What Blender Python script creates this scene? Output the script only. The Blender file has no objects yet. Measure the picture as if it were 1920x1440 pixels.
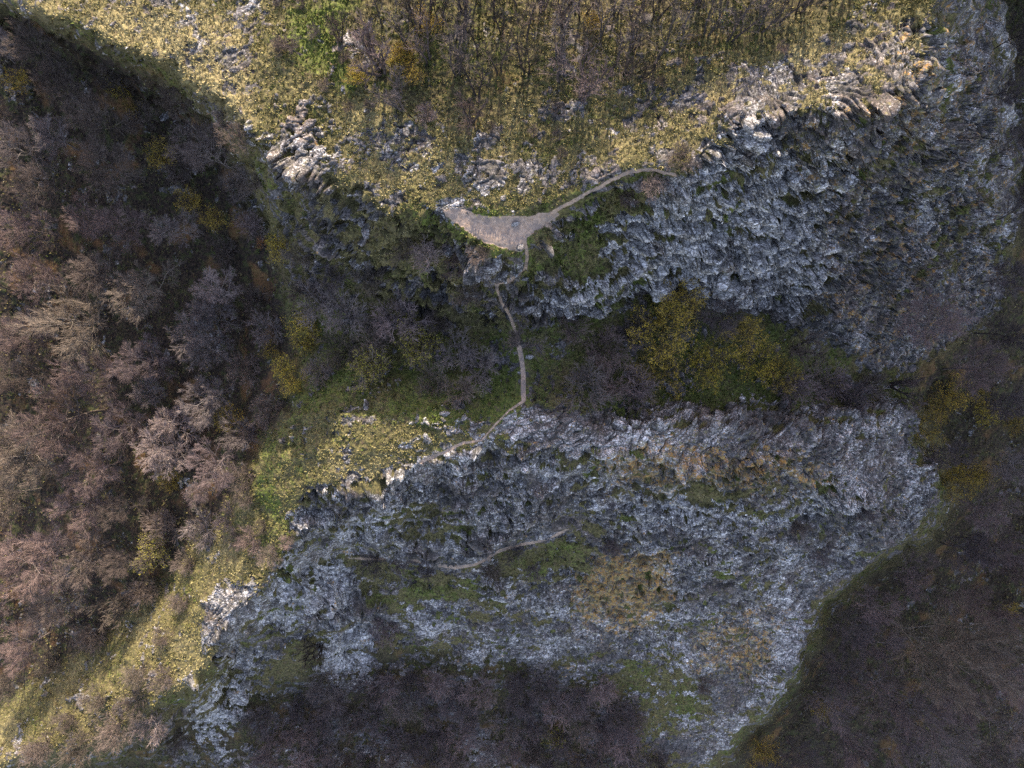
import bpy, math, random
import numpy as np
from mathutils import Vector

# ------------------------------------------------------------------ basics
SEED = 7
rng = np.random.default_rng(SEED)
random.seed(SEED)
scene = bpy.context.scene
COL = scene.collection
H = 70.0            # height of the camera over the saddle (z = 0)
F = 1280.0          # focal length in photo pixels (photo 1920 x 1440)
CX, CY = 960.0, 720.0


def tag(o, label=None, cat=None, group=None, kind=None):
    if label: o['label'] = label
    if cat: o['category'] = cat
    if group: o['group'] = group
    if kind: o['kind'] = kind
    return o


def mesh_arrays(name, V, Fq, smooth=False, mats=()):
    """mesh from vertex array and an (n,k) face array"""
    me = bpy.data.meshes.new(name)
    V = np.ascontiguousarray(V, dtype=np.float32)
    Fq = np.ascontiguousarray(Fq, dtype=np.int32)
    n, k = Fq.shape
    me.vertices.add(len(V)); me.vertices.foreach_set('co', V.ravel())
    me.loops.add(n * k); me.loops.foreach_set('vertex_index', Fq.ravel())
    me.polygons.add(n)
    me.polygons.foreach_set('loop_start', np.arange(0, n * k, k, dtype=np.int32))
    me.polygons.foreach_set('loop_total', np.full(n, k, dtype=np.int32))
    me.polygons.foreach_set('use_smooth', np.full(n, smooth, dtype=bool))
    for m in mats: me.materials.append(m)
    me.update(calc_edges=True)
    return me


def col_attr(me, name, A):
    at = me.color_attributes.new(name, 'FLOAT_COLOR', 'POINT')
    B = np.ones((len(A), 4), dtype=np.float32); B[:, :A.shape[1]] = A
    at.data.foreach_set('color', B.ravel())


# ------------------------------------------------------------------ noise
TN = 64
_tab = rng.random((TN, TN, TN), dtype=np.float32)
_jit = rng.random((TN, TN, TN, 3), dtype=np.float32)


def vnoise(P, off=0.0):
    Q = P + off
    I = np.floor(Q).astype(np.int64)
    f = (Q - I).astype(np.float32)
    f = f * f * f * (f * (f * 6 - 15) + 10)
    I0 = I & (TN - 1); I1 = (I + 1) & (TN - 1)
    x0, y0, z0 = I0[:, 0], I0[:, 1], I0[:, 2]
    x1, y1, z1 = I1[:, 0], I1[:, 1], I1[:, 2]
    fx, fy, fz = f[:, 0], f[:, 1], f[:, 2]
    a = _tab[x0, y0, z0] * (1 - fx) + _tab[x1, y0, z0] * fx
    b = _tab[x0, y1, z0] * (1 - fx) + _tab[x1, y1, z0] * fx
    c = _tab[x0, y0, z1] * (1 - fx) + _tab[x1, y0, z1] * fx
    d = _tab[x0, y1, z1] * (1 - fx) + _tab[x1, y1, z1] * fx
    a = a * (1 - fy) + b * fy
    c = c * (1 - fy) + d * fy
    return (a * (1 - fz) + c * fz) * 2 - 1


def fbm(P, octs=4, off=0.0, gain=0.5, lac=2.03):
    s = np.zeros(len(P), np.float32); a = 1.0; t = 0.0
    for i in range(octs):
        s += a * vnoise(P, off + i * 17.37); t += a
        P = P * lac; a *= gain
    return s / t


def worley(P, off=0.0):
    """F1, F2 and a random number of the nearest cell"""
    Q = (P + off).astype(np.float32)
    I = np.floor(Q).astype(np.int64)
    f1 = np.full(len(P), 9.0, np.float32); f2 = f1.copy(); rid = np.zeros(len(P), np.float32); tl = rid.copy()
    for dx in (-1, 0, 1):
        for dy in (-1, 0, 1):
            for dz in (-1, 0, 1):
                C = I + np.array([dx, dy, dz])
                M = C & (TN - 1)
                J = _jit[M[:, 0], M[:, 1], M[:, 2]]
                d = C + J - Q
                tt = np.einsum('ij,ij->i', d, J[:, [2, 0, 1]] - 0.5).astype(np.float32)
                d = np.einsum('ij,ij->i', d, d).astype(np.float32)
                r = _tab[M[:, 2], M[:, 0], M[:, 1]]
                near = d < f1
                f2 = np.where(near, f1, np.minimum(f2, d))
                rid = np.where(near, r, rid); tl = np.where(near, tt, tl)
                f1 = np.where(near, d, f1)
    return np.sqrt(f1), np.sqrt(f2), rid, tl


def sstep(a, b, x):
    t = np.clip((x - a) / (b - a), 0, 1)
    return t * t * (3 - 2 * t)


# ------------------------------------------------------------------ height of the land, from contour lines
# every contour is a list of (column, row, height); columns and rows are plan positions as seen from above
CONT = [
    # plateau
    [(-900, -500, -16), (-100, -400, 0), (500, -300, 9), (1000, -300, 10), (1700, -300, 14), (1850, -300, 15)],
    [(250, 30, 6.2), (400, 60, 8.6), (560, 130, 10.7), (800, 215, 11.2), (1000, 230, 11.9), (1200, 205, 13.2), (1400, 150, 14.8), (1600, 60, 15.6), (1690, 20, 16.4)],
    [(95, 25, 3.5), (180, 62, 5.5), (290, 112, 7.4), (380, 172, 9), (440, 205, 10.6), (497, 262, 10.5), (525, 290, 10.5), (610, 322, 10.8), (690, 356, 11.2), (730, 388, 11.3), (815, 400, 11.4)],
    [(-900, -200, -18), (-300, -180, -13), (0, -50, -4), (95, 25, 3.5)],
    [(845, 390, 11.9), (940, 396, 12.0), (1000, 394, 12.3), (1080, 362, 13.8), (1180, 312, 14.8), (1255, 314, 15.2)],
    [(830, 402, 11.5), (900, 410, 11.5), (980, 408, 11.6), (1040, 398, 12.2), (1090, 373, 13.2), (1180, 324, 14.2), (1262, 328, 14.8)],
    [(845, 420, 11.3), (920, 465, 10.9), (975, 462, 10.8), (1000, 432, 11.2), (1050, 405, 11.5)],
    [(1262, 328, 14.8), (1330, 285, 15.6), (1392, 226, 16.2), (1440, 206, 16.4), (1500, 202, 16.8), (1570, 202, 17), (1650, 182, 17.3), (1722, 152, 17.6), (1742, 92, 17.8), (1722, 42, 17.8), (1790, -60, 17.8), (1900, -300, 18)],
    # foot of the plateau, west
    [(-900, 60, -20), (-300, 0, -16), (60, 62, -12), (150, 118, -11), (250, 168, -11), (340, 226, -10.5), (405, 268, -10), (455, 330, -9), (490, 420, -9), (530, 520, -7), (620, 592, -3.5), (760, 612, -1.8), (900, 606, -0.8), (960, 612, 0.1)],
    # wall with the trail down to the saddle
    [(975, 465, 10.6), (984, 500, 7.6), (930, 530, 4.9), (952, 580, 1.8), (970, 622, 0.4), (980, 700, 0.0), (982, 745, 0.6), (986, 766, 1.0)],
    [(700, 470, 4.2), (620, 450, 3.2), (820, 500, 4.8)],
    [(1060, 470, 8.2), (1150, 400, 10.0), (1230, 370, 11.2)],
    [(1060, 530, 5.4), (1170, 505, 4.6)],
    # foot of the upper cliff, east
    [(1000, 612, 0.0), (1080, 606, -0.6), (1150, 592, -1.2), (1180, 548, -1.8), (1300, 548, -4), (1400, 592, -6), (1480, 612, -8), (1560, 642, -11), (1650, 690, -15), (1720, 682, -17), (1790, 642, -19), (1885, 560, -22), (1930, 450, -25)],
    [(1500, 330, 8.6), (1525, 430, 2.6), (1535, 520, -3.5)],
    [(1800, 100, 3), (1830, 250, -4), (1830, 400, -10)],
    [(1850, -300, -12), (1860, -60, -14), (1885, 100, -17), (1905, 300, -22), (1930, 450, -25)],
    # saddle and gully
    [(470, 640, -12.5), (600, 645, -6), (700, 680, -3.4), (850, 692, -1.2), (965, 700, -0.15)],
    [(1000, 700, -0.3), (1100, 692, -1.6), (1250, 690, -5), (1400, 700, -8.4), (1550, 712, -12.5), (1680, 745, -18), (1800, 790, -29)],
    # sunlit shelf and the crest of the crag
    [(545, 765, -3.0), (600, 772, -1.0), (720, 782, 0.9), (840, 768, 1.9), (930, 792, 1.5), (986, 766, 1.0)],
    [(500, 900, -6.6), (560, 850, -2.3), (680, 840, 0.6), (840, 805, 1.7)],
    [(986, 766, 1.0), (1050, 792, 0.8), (1130, 802, 0.4), (1250, 802, -0.2), (1330, 812, -1.2), (1420, 852, -3.6), (1500, 832, -6.4), (1600, 800, -10), (1700, 772, -15)],
    [(1150, 752, -2.0), (1280, 762, -5.2), (1420, 765, -8.4), (1550, 762, -11.5)],
    [(560, 925, -3.4), (640, 907, -1.2), (740, 886, -0.1), (830, 852, 0.9), (900, 838, 1.2), (960, 830, 1.2), (1005, 822, 1.0)],
    [(1010, 850, 0.4), (1150, 845, 0.0), (1300, 860, -1.6), (1420, 872, -5)],
    # ledge trail across the face
    [(570, 1062, -18), (640, 1046, -18), (760, 1046, -18.2), (850, 1064, -18.7), (960, 1026, -17.4), (1060, 996, -15.8), (1200, 940, -12), (1330, 925, -9.4)],
    [(640, 1066, -19.1), (760, 1066, -19.2), (850, 1084, -19.8), (960, 1050, -18.6), (1060, 1020, -17.2)],
    [(1550, 890, -10.2), (1640, 930, -14)],
    # east edge of the crag, then the wood under it
    [(1700, 772, -15), (1715, 862, -17), (1765, 932, -20), (1700, 1012, -22.5), (1600, 1062, -24), (1520, 1132, -26), (1482, 1252, -29), (1400, 1342, -34), (1330, 1440, -38)],
    [(1755, 752, -27), (1785, 868, -32), (1830, 946, -36), (1740, 1052, -38), (1625, 1112, -40), (1565, 1182, -41), (1530, 1272, -42.5), (1450, 1372, -44), (1370, 1470, -46)],
    [(1890, 800, -34), (1890, 1000, -40), (1800, 1200, -44), (1890, 1400, -46), (1600, 1400, -46)],
    [(2900, 300, -36), (2900, 900, -42), (2900, 1500, -48), (1900, 2000, -50), (2900, 2000, -50)],
    # lower face
    [(520, 1092, -9.4), (600, 1120, -20), (700, 1150, -25), (900, 1150, -25.6), (1100, 1130, -23.5), (1300, 1110, -22), (1450, 1090, -22)],
    [(600, 1215, -28), (700, 1250, -32), (850, 1242, -31.5), (1000, 1232, -30.5), (1150, 1242, -30), (1300, 1292, -32)],
    [(500, 1300, -32), (700, 1400, -38.5), (900, 1420, -39), (1100, 1402, -38), (1250, 1402, -37)],
    [(300, 1700, -42), (600, 1700, -44), (1000, 1700, -46), (1300, 1700, -47)],
    # west ridge: crest, lit slope, foot
    [(560, 925, -4.0), (548, 1000, -6.2), (520, 1092, -9.4), (412, 1165, -12.8), (392, 1240, -15.2), (330, 1302, -17.6), (200, 1372, -21.4), (0, 1436, -25.5), (-400, 1500, -36)],
    [(500, 960, -8), (480, 1050, -10.6), (350, 1170, -15.8), (200, 1290, -20.6), (50, 1372, -25)],
    [(520, 800, -7), (478, 866, -9.5), (400, 985, -16), (300, 1085, -21), (200, 1185, -24.5), (80, 1275, -27.5), (-60, 1340, -31)],
    [(450, 1205, -24), (420, 1300, -29), (340, 1400, -33), (200, 1450, -33), (0, 1500, -35)],
    # west wood
    [(350, 800, -22), (440, 660, -16), (430, 520, -12.5), (330, 420, -13)],
    [(200, 600, -20), (100, 900, -25), (100, 300, -15.5), (30, 1130, -29)],
    [(-900, 200, -28), (-900, 800, -32), (-900, 1400, -38), (-400, 2000, -46), (-900, 2000, -48)],
]
CS = 6.0
U0, U1, V0, V1 = -900.0, 2900.0, -600.0, 2000.0
NW, NH = int((U1 - U0) / CS) + 1, int((V1 - V0) / CS) + 1


def solve_heights():
    pts = []
    for line in CONT:
        a = np.array(line, float)
        for i in range(len(a) - 1):
            n = max(2, int(np.hypot(*(a[i + 1] - a[i])[:2]) / 2.0))
            t = np.linspace(0, 1, n)[:, None]
            pts.append(a[i] * (1 - t) + a[i + 1] * t)
    p = np.concatenate(pts)
    Z = None
    for lev in (32, 16, 8, 4, 2, 1):
        w, h = (NW + lev - 1) // lev + 1, (NH + lev - 1) // lev + 1
        ix = np.clip(np.round((p[:, 0] - U0) / (CS * lev)).astype(int), 0, w - 1)
        iy = np.clip(np.round((p[:, 1] - V0) / (CS * lev)).astype(int), 0, h - 1)
        S = np.zeros((h, w)); Nn = np.zeros((h, w))
        np.add.at(S, (iy, ix), p[:, 2]); np.add.at(Nn, (iy, ix), 1)
        fix = Nn > 0; val = np.where(fix, S / np.maximum(Nn, 1), 0)
        if Z is None:
            Z = np.full((h, w), p[:, 2].mean())
        else:
            yy = np.clip(np.arange(h) / 2.0, 0, Z.shape[0] - 1.001); xx = np.clip(np.arange(w) / 2.0, 0, Z.shape[1] - 1.001)
            y0, x0 = yy.astype(int), xx.astype(int); fy, fx = (yy - y0)[:, None], (xx - x0)[None]
            Z = (Z[y0][:, x0] * (1 - fy) * (1 - fx) + Z[y0 + 1][:, x0] * fy * (1 - fx) + Z[y0][:, x0 + 1] * (1 - fy) * fx + Z[y0 + 1][:, x0 + 1] * fy * fx)
        for it in range(160 if lev > 1 else 120):
            Z[fix] = val[fix]
            E = np.pad(Z, 1, mode='edge')
            Z = 0.25 * (E[:-2, 1:-1] + E[2:, 1:-1] + E[1:-1, :-2] + E[1:-1, 2:])
        Z[fix] = val[fix]
    for it in range(3):
        E = np.pad(Z, 1, mode='edge')
        Z = 0.5 * Z + 0.125 * (E[:-2, 1:-1] + E[2:, 1:-1] + E[1:-1, :-2] + E[1:-1, 2:])
    return Z[:NH, :NW]


ZG = solve_heights()


def samp(G, u, v):
    x = np.clip((u - U0) / CS, 0, G.shape[1] - 1.001); y = np.clip((v - V0) / CS, 0, G.shape[0] - 1.001)
    x0 = x.astype(int); y0 = y.astype(int); fx = x - x0; fy = y - y0
    return (G[y0, x0] * (1 - fx) * (1 - fy) + G[y0, x0 + 1] * fx * (1 - fy) + G[y0 + 1, x0] * (1 - fx) * fy + G[y0 + 1, x0 + 1] * fx * fy)


def inpoly(poly, X, Y):
    r = np.zeros(X.shape, bool); n = len(poly)
    for i in range(n):
        x0, y0 = poly[i]; x1, y1 = poly[(i + 1) % n]
        if y0 == y1: continue
        c = ((y0 > Y) != (y1 > Y)) & (X < (x1 - x0) * (Y - y0) / (y1 - y0) + x0)
        r ^= c
    return r


gu, gv = np.meshgrid(U0 + CS * np.arange(NW), V0 + CS * np.arange(NH))


def blur(G, n):
    for _ in range(n):
        E = np.pad(G, 1, mode='edge')
        G = 0.25 * (E[:-2, 1:-1] + E[2:, 1:-1] + E[1:-1, :-2] + E[1:-1, 2:])
    return G


def field(base, items, soft=6):
    G = np.full((NH, NW), float(base))
    for val, poly in items:
        G[inpoly(poly, gu, gv)] = val
    return blur(G, soft)


# ------------------------------------------------------------------ plan polygons
PLATEAU = [(-900, -600), (1960, -600), (1800, -60), (1722, 42), (1742, 92), (1722, 152), (1650, 182), (1570, 202), (1440, 206), (1392, 226), (1330, 285), (1262, 332), (1180, 328), (1090, 380), (1000, 440), (975, 468), (920, 470), (815, 402), (730, 390), (690, 358), (610, 324), (525, 292), (497, 264), (440, 207), (380, 174), (290, 114), (180, 64), (95, 27), (-300, -120), (-900, -200)]
CLIFF = [(497, 262), (525, 290), (610, 322), (730, 388), (815, 400), (920, 468), (975, 466), (1000, 438), (1090, 378), (1180, 326), (1262, 330), (1392, 226), (1440, 206), (1570, 202), (1722, 152), (1742, 92), (1722, 42), (1800, -60), (1960, -600), (2100, -600), (1890, 0), (1925, 300), (1930, 450), (1885, 560), (1790, 642), (1720, 690), (1650, 696), (1560, 646), (1480, 616), (1400, 596), (1300, 550), (1180, 550), (1150, 596), (1000, 616), (940, 606), (760, 612), (620, 592), (530, 520), (490, 420)]
SLAB = [(1262, 330), (1330, 285), (1392, 222), (1450, 235), (1490, 330), (1530, 470), (1530, 560), (1440, 590), (1300, 545), (1200, 545), (1130, 480), (1130, 420), (1180, 385), (1240, 365)]
SLAB2 = [(965, 570), (1050, 530), (1110, 505), (1170, 500), (1180, 545), (1130, 610), (1000, 612)]
RCLIFF = [(1440, 200), (1570, 200), (1722, 150), (1742, 90), (1722, 42), (1800, -60), (1960, -600), (2100, -600), (1890, 0), (1910, 300), (1890, 540), (1790, 642), (1720, 690), (1650, 696), (1560, 646), (1530, 560), (1530, 470), (1490, 330)]
SWWALL = [(497, 262), (610, 322), (730, 388), (815, 400), (920, 468), (960, 500), (930, 540), (950, 610), (760, 612), (620, 592), (530, 520), (490, 420)]
CRAG = [(930, 790), (986, 764), (1080, 785), (1250, 770), (1420, 765), (1560, 760), (1700, 765), (1720, 862), (1770, 932), (1700, 1016), (1600, 1066), (1520, 1136), (1482, 1256), (1400, 1346), (1330, 1446), (1240, 1400), (1150, 1250), (1000, 1236), (850, 1230), (720, 1200), (690, 1290), (640, 1290), (600, 1215), (560, 1200), (500, 1250), (400, 1230), (412, 1165), (520, 1090), (548, 1000), (560, 925), (640, 905), (740, 884), (830, 850), (900, 836)]
SHELF = [(545, 765), (600, 772), (720, 782), (840, 768), (930, 790), (905, 836), (830, 850), (740, 884), (640, 905), (560, 925), (520, 900), (500, 860)]
RIDGE = [(545, 765), (500, 860), (478, 866), (400, 985), (300, 1085), (200, 1185), (80, 1275), (-60, 1340), (-400, 1500), (0, 1460), (200, 1400), (330, 1312), (392, 1244), (412, 1168), (520, 1092), (548, 1000), (560, 925)]
WWOOD = [(-900, -150), (-300, -60), (80, 40), (290, 140), (440, 260), (480, 420), (530, 540), (560, 640), (540, 770), (478, 866), (400, 985), (300, 1085), (200, 1185), (80, 1275), (-60, 1340), (-900, 1700)]
EWOOD = [(2900, -600), (1960, -600), (1880, -60), (1890, 100), (1910, 300), (1900, 540), (1790, 650), (1700, 700), (1720, 760), (1785, 868), (1800, 940), (1720, 1030), (1615, 1090), (1545, 1160), (1500, 1270), (1420, 1360), (1330, 1470), (1200, 2000), (2900, 2000)]
SADDLE = [(530, 540), (620, 592), (760, 612), (940, 606), (1150, 596), (1180, 550), (1300, 550), (1480, 616), (1650, 696), (1720, 690), (1700, 765), (1560, 760), (1250, 770), (1080, 785), (986, 764), (930, 790), (840, 768), (720, 782), (600, 772), (545, 765), (560, 640)]
CLEARING = [(824, 398), (850, 390), (900, 402), (940, 408), (985, 404), (1045, 394), (1060, 402), (1005, 432), (985, 448), (990, 475), (975, 470), (940, 466), (905, 455), (868, 428)]
TRAILS = [
    (5.5, [(1040, 398), (1085, 372), (1135, 345), (1180, 323), (1222, 318), (1265, 328)]),
    (5, [(982, 440), (988, 478), (985, 500), (960, 524), (930, 534), (938, 562), (955, 590), (968, 622), (976, 655), (981, 690), (982, 720), (983, 750)]),
    (8, [(969, 635, 0.5), (977, 668), (981, 700), (983, 750)]),
    (4.5, [(983, 752), (955, 770, 0.6), (930, 795, 0.6), (905, 825, 0.6), (870, 830), (830, 850), (790, 866)]),
    (5, [(640, 1046, 0.4), (700, 1050, 0.7), (758, 1042), (800, 1056), (850, 1065), (890, 1058), (930, 1036), (970, 1022), (1010, 1014), (1060, 995, 0.6), (1090, 985, 0.2)]),
]


def trail_mask(u, v, grow=0.0):
    m = np.zeros(u.shape, np.float32)
    for w, pl in TRAILS:
        for i in range(len(pl) - 1):
            (x0, y0), (x1, y1) = pl[i][:2], pl[i + 1][:2]
            s0, s1 = [(p[2] if len(p) > 2 else 1.0) for p in (pl[i], pl[i + 1])]
            sel = (u > min(x0, x1) - 40) & (u < max(x0, x1) + 40) & (v > min(y0, y1) - 40) & (v < max(y0, y1) + 40)
            uu, vv = u[sel], v[sel]
            L2 = (x1 - x0) ** 2 + (y1 - y0) ** 2
            t = np.clip(((uu - x0) * (x1 - x0) + (vv - y0) * (y1 - y0)) / L2, 0, 1)
            d = np.hypot(uu - x0 - t * (x1 - x0), vv - y0 - t * (y1 - y0))
            m[sel] = np.maximum(m[sel], (1 - sstep(w * 0.5 + grow - 1.5, w * 0.5 + grow + 2.5, d)) * (s0 + (s1 - s0) * t))
    return m


ROCKL = field(0.30, [
    (0.29, PLATEAU), (0.75, CLIFF), (0.92, RCLIFF), (0.50, SWWALL), (1.0, SLAB), (0.9, SLAB2), (0.84, CRAG), (0.24, SHELF), (0.10, RIDGE), (0.0, WWOOD), (0.0, EWOOD), (0.16, SADDLE),
    (0.25, [(985, 480), (1060, 420), (1180, 340), (1250, 335), (1240, 362), (1180, 385), (1130, 420), (1130, 490), (1050, 535), (990, 545)]),
    (0.98, [(560, 925), (740, 886), (900, 838), (1000, 760), (1250, 805), (1420, 860), (1200, 930), (1060, 990), (960, 1015), (850, 1045), (760, 1030), (640, 1035), (540, 1060)]),
    (0.30, [(640, 1050), (760, 1050), (850, 1068), (960, 1030), (1060, 1005), (1150, 1010), (1060, 1080), (900, 1130), (760, 1130), (680, 1120)]),
    (0.55, [(760, 940), (880, 955), (900, 985), (780, 1000), (720, 980)]),
    (0.60, [(690, 1130), (900, 1130), (980, 1180), (960, 1225), (850, 1225), (720, 1195)]),
    (0.28, [(1150, 1240), (1290, 1230), (1350, 1330), (1250, 1390)]),
    (0.5, [(1290, 920), (1450, 905), (1500, 960), (1330, 970)]),
    (0.95, [(520, 1080), (680, 1080), (700, 1200), (690, 1280), (640, 1280), (600, 1205), (530, 1190)]),
    (0.95, [(390, 1110), (510, 1085), (560, 1180), (500, 1250), (390, 1230)]),
    (0.75, [(360, 1280), (480, 1260), (440, 1330), (420, 1410), (370, 1370)]),
    (0.15, [(560, 20), (660, 0), (760, 100), (760, 210), (650, 160)]),
    (0.15, [(640, -600), (1600, -600), (1620, 0), (1500, 80), (1300, 130), (1100, 190), (880, 235), (760, 200), (650, 140)]),
    (0.58, [(1240, 190), (1440, 110), (1690, 20), (1740, 90), (1720, 150), (1570, 200), (1440, 206), (1330, 240)]),
    (0.40, [(520, 230), (640, 160), (760, 230), (900, 300), (1100, 300), (1100, 330), (760, 330), (560, 290)]),
], 5)
WHITE = field(0.2, [(0.12, SWWALL), (0.18, PLATEAU), (0.32, RCLIFF), (0.72, SLAB), (0.65, SLAB2), (0.36, CRAG), (0.4, SHELF), (0.3, RIDGE), (0.15, WWOOD), (0.15, EWOOD), (0.15, SADDLE),
    (0.72, [(930, 790), (986, 764), (1080, 800), (1240, 900), (1420, 960), (1300, 1000), (1000, 870), (900, 850)]),
    (0.5, [(560, 925), (740, 886), (900, 838), (1000, 860), (960, 1000), (760, 1020), (540, 1060)]),
    (0.75, [(520, 1060), (660, 1060), (700, 1200), (690, 1290), (640, 1280), (530, 1190)]),
    (0.8, [(360, 1280), (480, 1260), (440, 1330), (420, 1410), (370, 1370)]),
    (0.25, [(1250, 770), (1560, 760), (1700, 765), (1720, 862), (1500, 880), (1420, 855)])], 12)
LICH = field(0.12, [(0.45, RCLIFF), (0.05, SLAB), (0.2, CRAG), (0.15, SHELF), (0.1, RIDGE),
    (0.75, [(1110, 850), (1260, 820), (1450, 850), (1540, 860), (1560, 910), (1450, 930), (1250, 930), (1120, 900)]),
    (0.95, [(1080, 1050), (1260, 1020), (1270, 1140), (1190, 1190), (1080, 1170)]),
    (0.7, [(1290, 1180), (1480, 1130), (1440, 1270), (1300, 1260)]),
    (0.6, [(1700, 40), (1760, 90), (1740, 190), (1680, 150)])], 10)
GREEN_SHADE = field(0.6, [(0.42, PLATEAU), (0.5, SWWALL), (0.75, SADDLE), (0.62, CRAG), (0.45, RIDGE), (0.4, SHELF), (0.6, WWOOD), (0.5, EWOOD),  # turf greenness, raised on shaded ground to paint its turf darker
    (0.95, [(540, 0), (660, 0), (700, 140), (660, 190), (560, 140), (540, 60)]),
    (0.75, [(840, 370), (960, 395), (1000, 380), (1100, 330), (1260, 300), (1270, 330), (1180, 330), (1060, 400), (990, 470), (920, 475), (800, 420)]),
    (0.6, [(700, 200), (1000, 210), (1150, 180), (1150, 280), (900, 290), (760, 270)]),
    (0.85, [(600, 680), (960, 660), (960, 790), (700, 790)]),
    (0.75, [(500, 780), (560, 760), (560, 900), (540, 1050), (470, 1050)]),
    (0.1, [(1240, 190), (1690, 20), (1740, 90), (1720, 150), (1440, 206)]),
    (0.55, [(640, -600), (1600, -600), (1620, 0), (1500, 80), (1300, 130), (1100, 190), (880, 235), (760, 200), (650, 140)]),
    (0.1, [(150, 20), (460, 20), (500, 250), (380, 170)])], 10)
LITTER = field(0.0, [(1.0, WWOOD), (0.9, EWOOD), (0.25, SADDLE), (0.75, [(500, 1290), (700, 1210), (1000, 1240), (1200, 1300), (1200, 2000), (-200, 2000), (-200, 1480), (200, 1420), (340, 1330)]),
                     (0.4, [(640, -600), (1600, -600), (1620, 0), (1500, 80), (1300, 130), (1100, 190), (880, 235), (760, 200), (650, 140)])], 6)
CLEARM = field(0.0, [(1.0, CLEARING)], 1)

# ------------------------------------------------------------------ the land as a mesh


def axis(lo, hi, a, b, step):
    mid = list(np.arange(a, b, step)) if b < 1900 else list(np.arange(a, 1690, step)) + list(np.arange(1690, 1930, 1.0)) + list(np.arange(1930, b, step)); s = step; x = a; left = []
    while x > lo:
        s *= 1.06; x -= s; left.append(x)
    s = step; x = mid[-1]; right = []
    while x < hi:
        s *= 1.06; x += s; right.append(x)
    return np.array(left[::-1] + mid + right)


AU = axis(-880, 2880, -50, 1970, 1.7)
AV = axis(-580, 1980, -50, 1490, 1.7)
nu, nv = len(AU), len(AV)
UU, VV = [a.ravel() for a in np.meshgrid(AU, AV)]
N = len(UU)


def warp2(u, v, z=0.0):
    Q = np.stack([u / 90.0, v / 90.0, np.full_like(u, 3.3 + z)], 1)
    return fbm(Q, 4, 1.7, 0.6), fbm(Q, 4, 41.3, 0.6)


wu, wv = warp2(UU, VV)
clear_v = samp(CLEARM, UU, VV)
trail_v = trail_mask(UU + 3 * wu, VV + 3 * wv)
near_trail = np.maximum(trail_mask(UU, VV, 12.0), samp(blur(CLEARM, 6), UU, VV))
amp = 21.0 * (1 - 0.75 * near_trail)
z0 = samp(ZG, UU + wu * amp, VV + wv * amp)


def to_world(u, v, z):
    D = H - z
    return np.stack([(u - CX) / F * D, (CY - v) / F * D, z], 1)


def grid_normals(P):
    G = P.reshape(nv, nu, 3)
    du = np.gradient(G, axis=1); dv = np.gradient(G, axis=0)
    n = np.cross(dv, du)
    n /= np.linalg.norm(n, axis=2, keepdims=True) + 1e-9
    n[n[..., 2] < 0] *= -1
    return n.reshape(-1, 3)


def gblur(A, n):
    G = A.reshape((nv, nu) + A.shape[1:])
    for _ in range(n):
        E = np.pad(G, ((1, 1), (1, 1)) + ((0, 0),) * (G.ndim - 2), mode='edge')
        G = 0.25 * (E[:-2, 1:-1] + E[2:, 1:-1] + E[1:-1, :-2] + E[1:-1, 2:])
    return G.reshape(A.shape)


P = to_world(UU, VV, z0)
Nrm = gblur(grid_normals(P), 8)
Nrm /= np.linalg.norm(Nrm, axis=1, keepdims=True) + 1e-9

wu2, wv2 = wu * 16, wv * 16
rl = samp(ROCKL, UU + wu2, VV + wv2)
patch = 0.62 * fbm(P / np.array([4.6, 3.0, 1.5]), 4, 5.1, 0.6) + 0.85 * fbm(P / 0.8, 4, 7.7, 0.7)   # ledges, and small stones in turf
steep = 1 - Nrm[:, 2]
bend = fbm(P / 14.0, 3, 21.0)
tb0 = (P[:, 2] * 0.95 + 0.22 * P[:, 0] + 4.0 * bend + 0.7 * fbm(P / 2.0, 3, 89.0)) / 1.7
terr = sstep(0.45, 0.75, tb0 - np.floor(tb0)) * sstep(0.08, 0.3, steep)
rock = sstep(-0.10, 0.16, (rl - 0.5) * 0.75 + patch * 0.85 - 0.30 * terr + 0.08)
dirt = np.maximum(sstep(0.35, 0.65, clear_v + 0.35 * patch * (1 - np.abs(2 * clear_v - 1)) + 0.1 * patch), trail_v * sstep(-0.62, -0.1, patch + 0.38))
dirt = np.clip(dirt, 0, 1) * (1 - 0.9 * sstep(0.48, 0.7, patch))
rock *= (1 - dirt)
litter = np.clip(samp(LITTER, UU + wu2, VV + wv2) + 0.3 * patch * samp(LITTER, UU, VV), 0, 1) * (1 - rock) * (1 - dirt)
white = np.clip(samp(WHITE, UU + wu2, VV + wv2) + 0.55 * fbm(P / 6.5, 3, 9.9) + 0.5 * fbm(P / 1.9, 3, 19.9), 0, 1)
lich = np.clip(samp(LICH, UU + wu2, VV + wv2), 0, 1)
green = np.clip(samp(GREEN_SHADE, UU + wu2, VV + wv2) + 0.35 * fbm(P / 4.0, 4, 13.3) + 0.3 * fbm(P / np.array([1.2, 1.2, 9.0]), 3, 17.0) * sstep(0.15, 0.5, steep), 0, 1)

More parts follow.
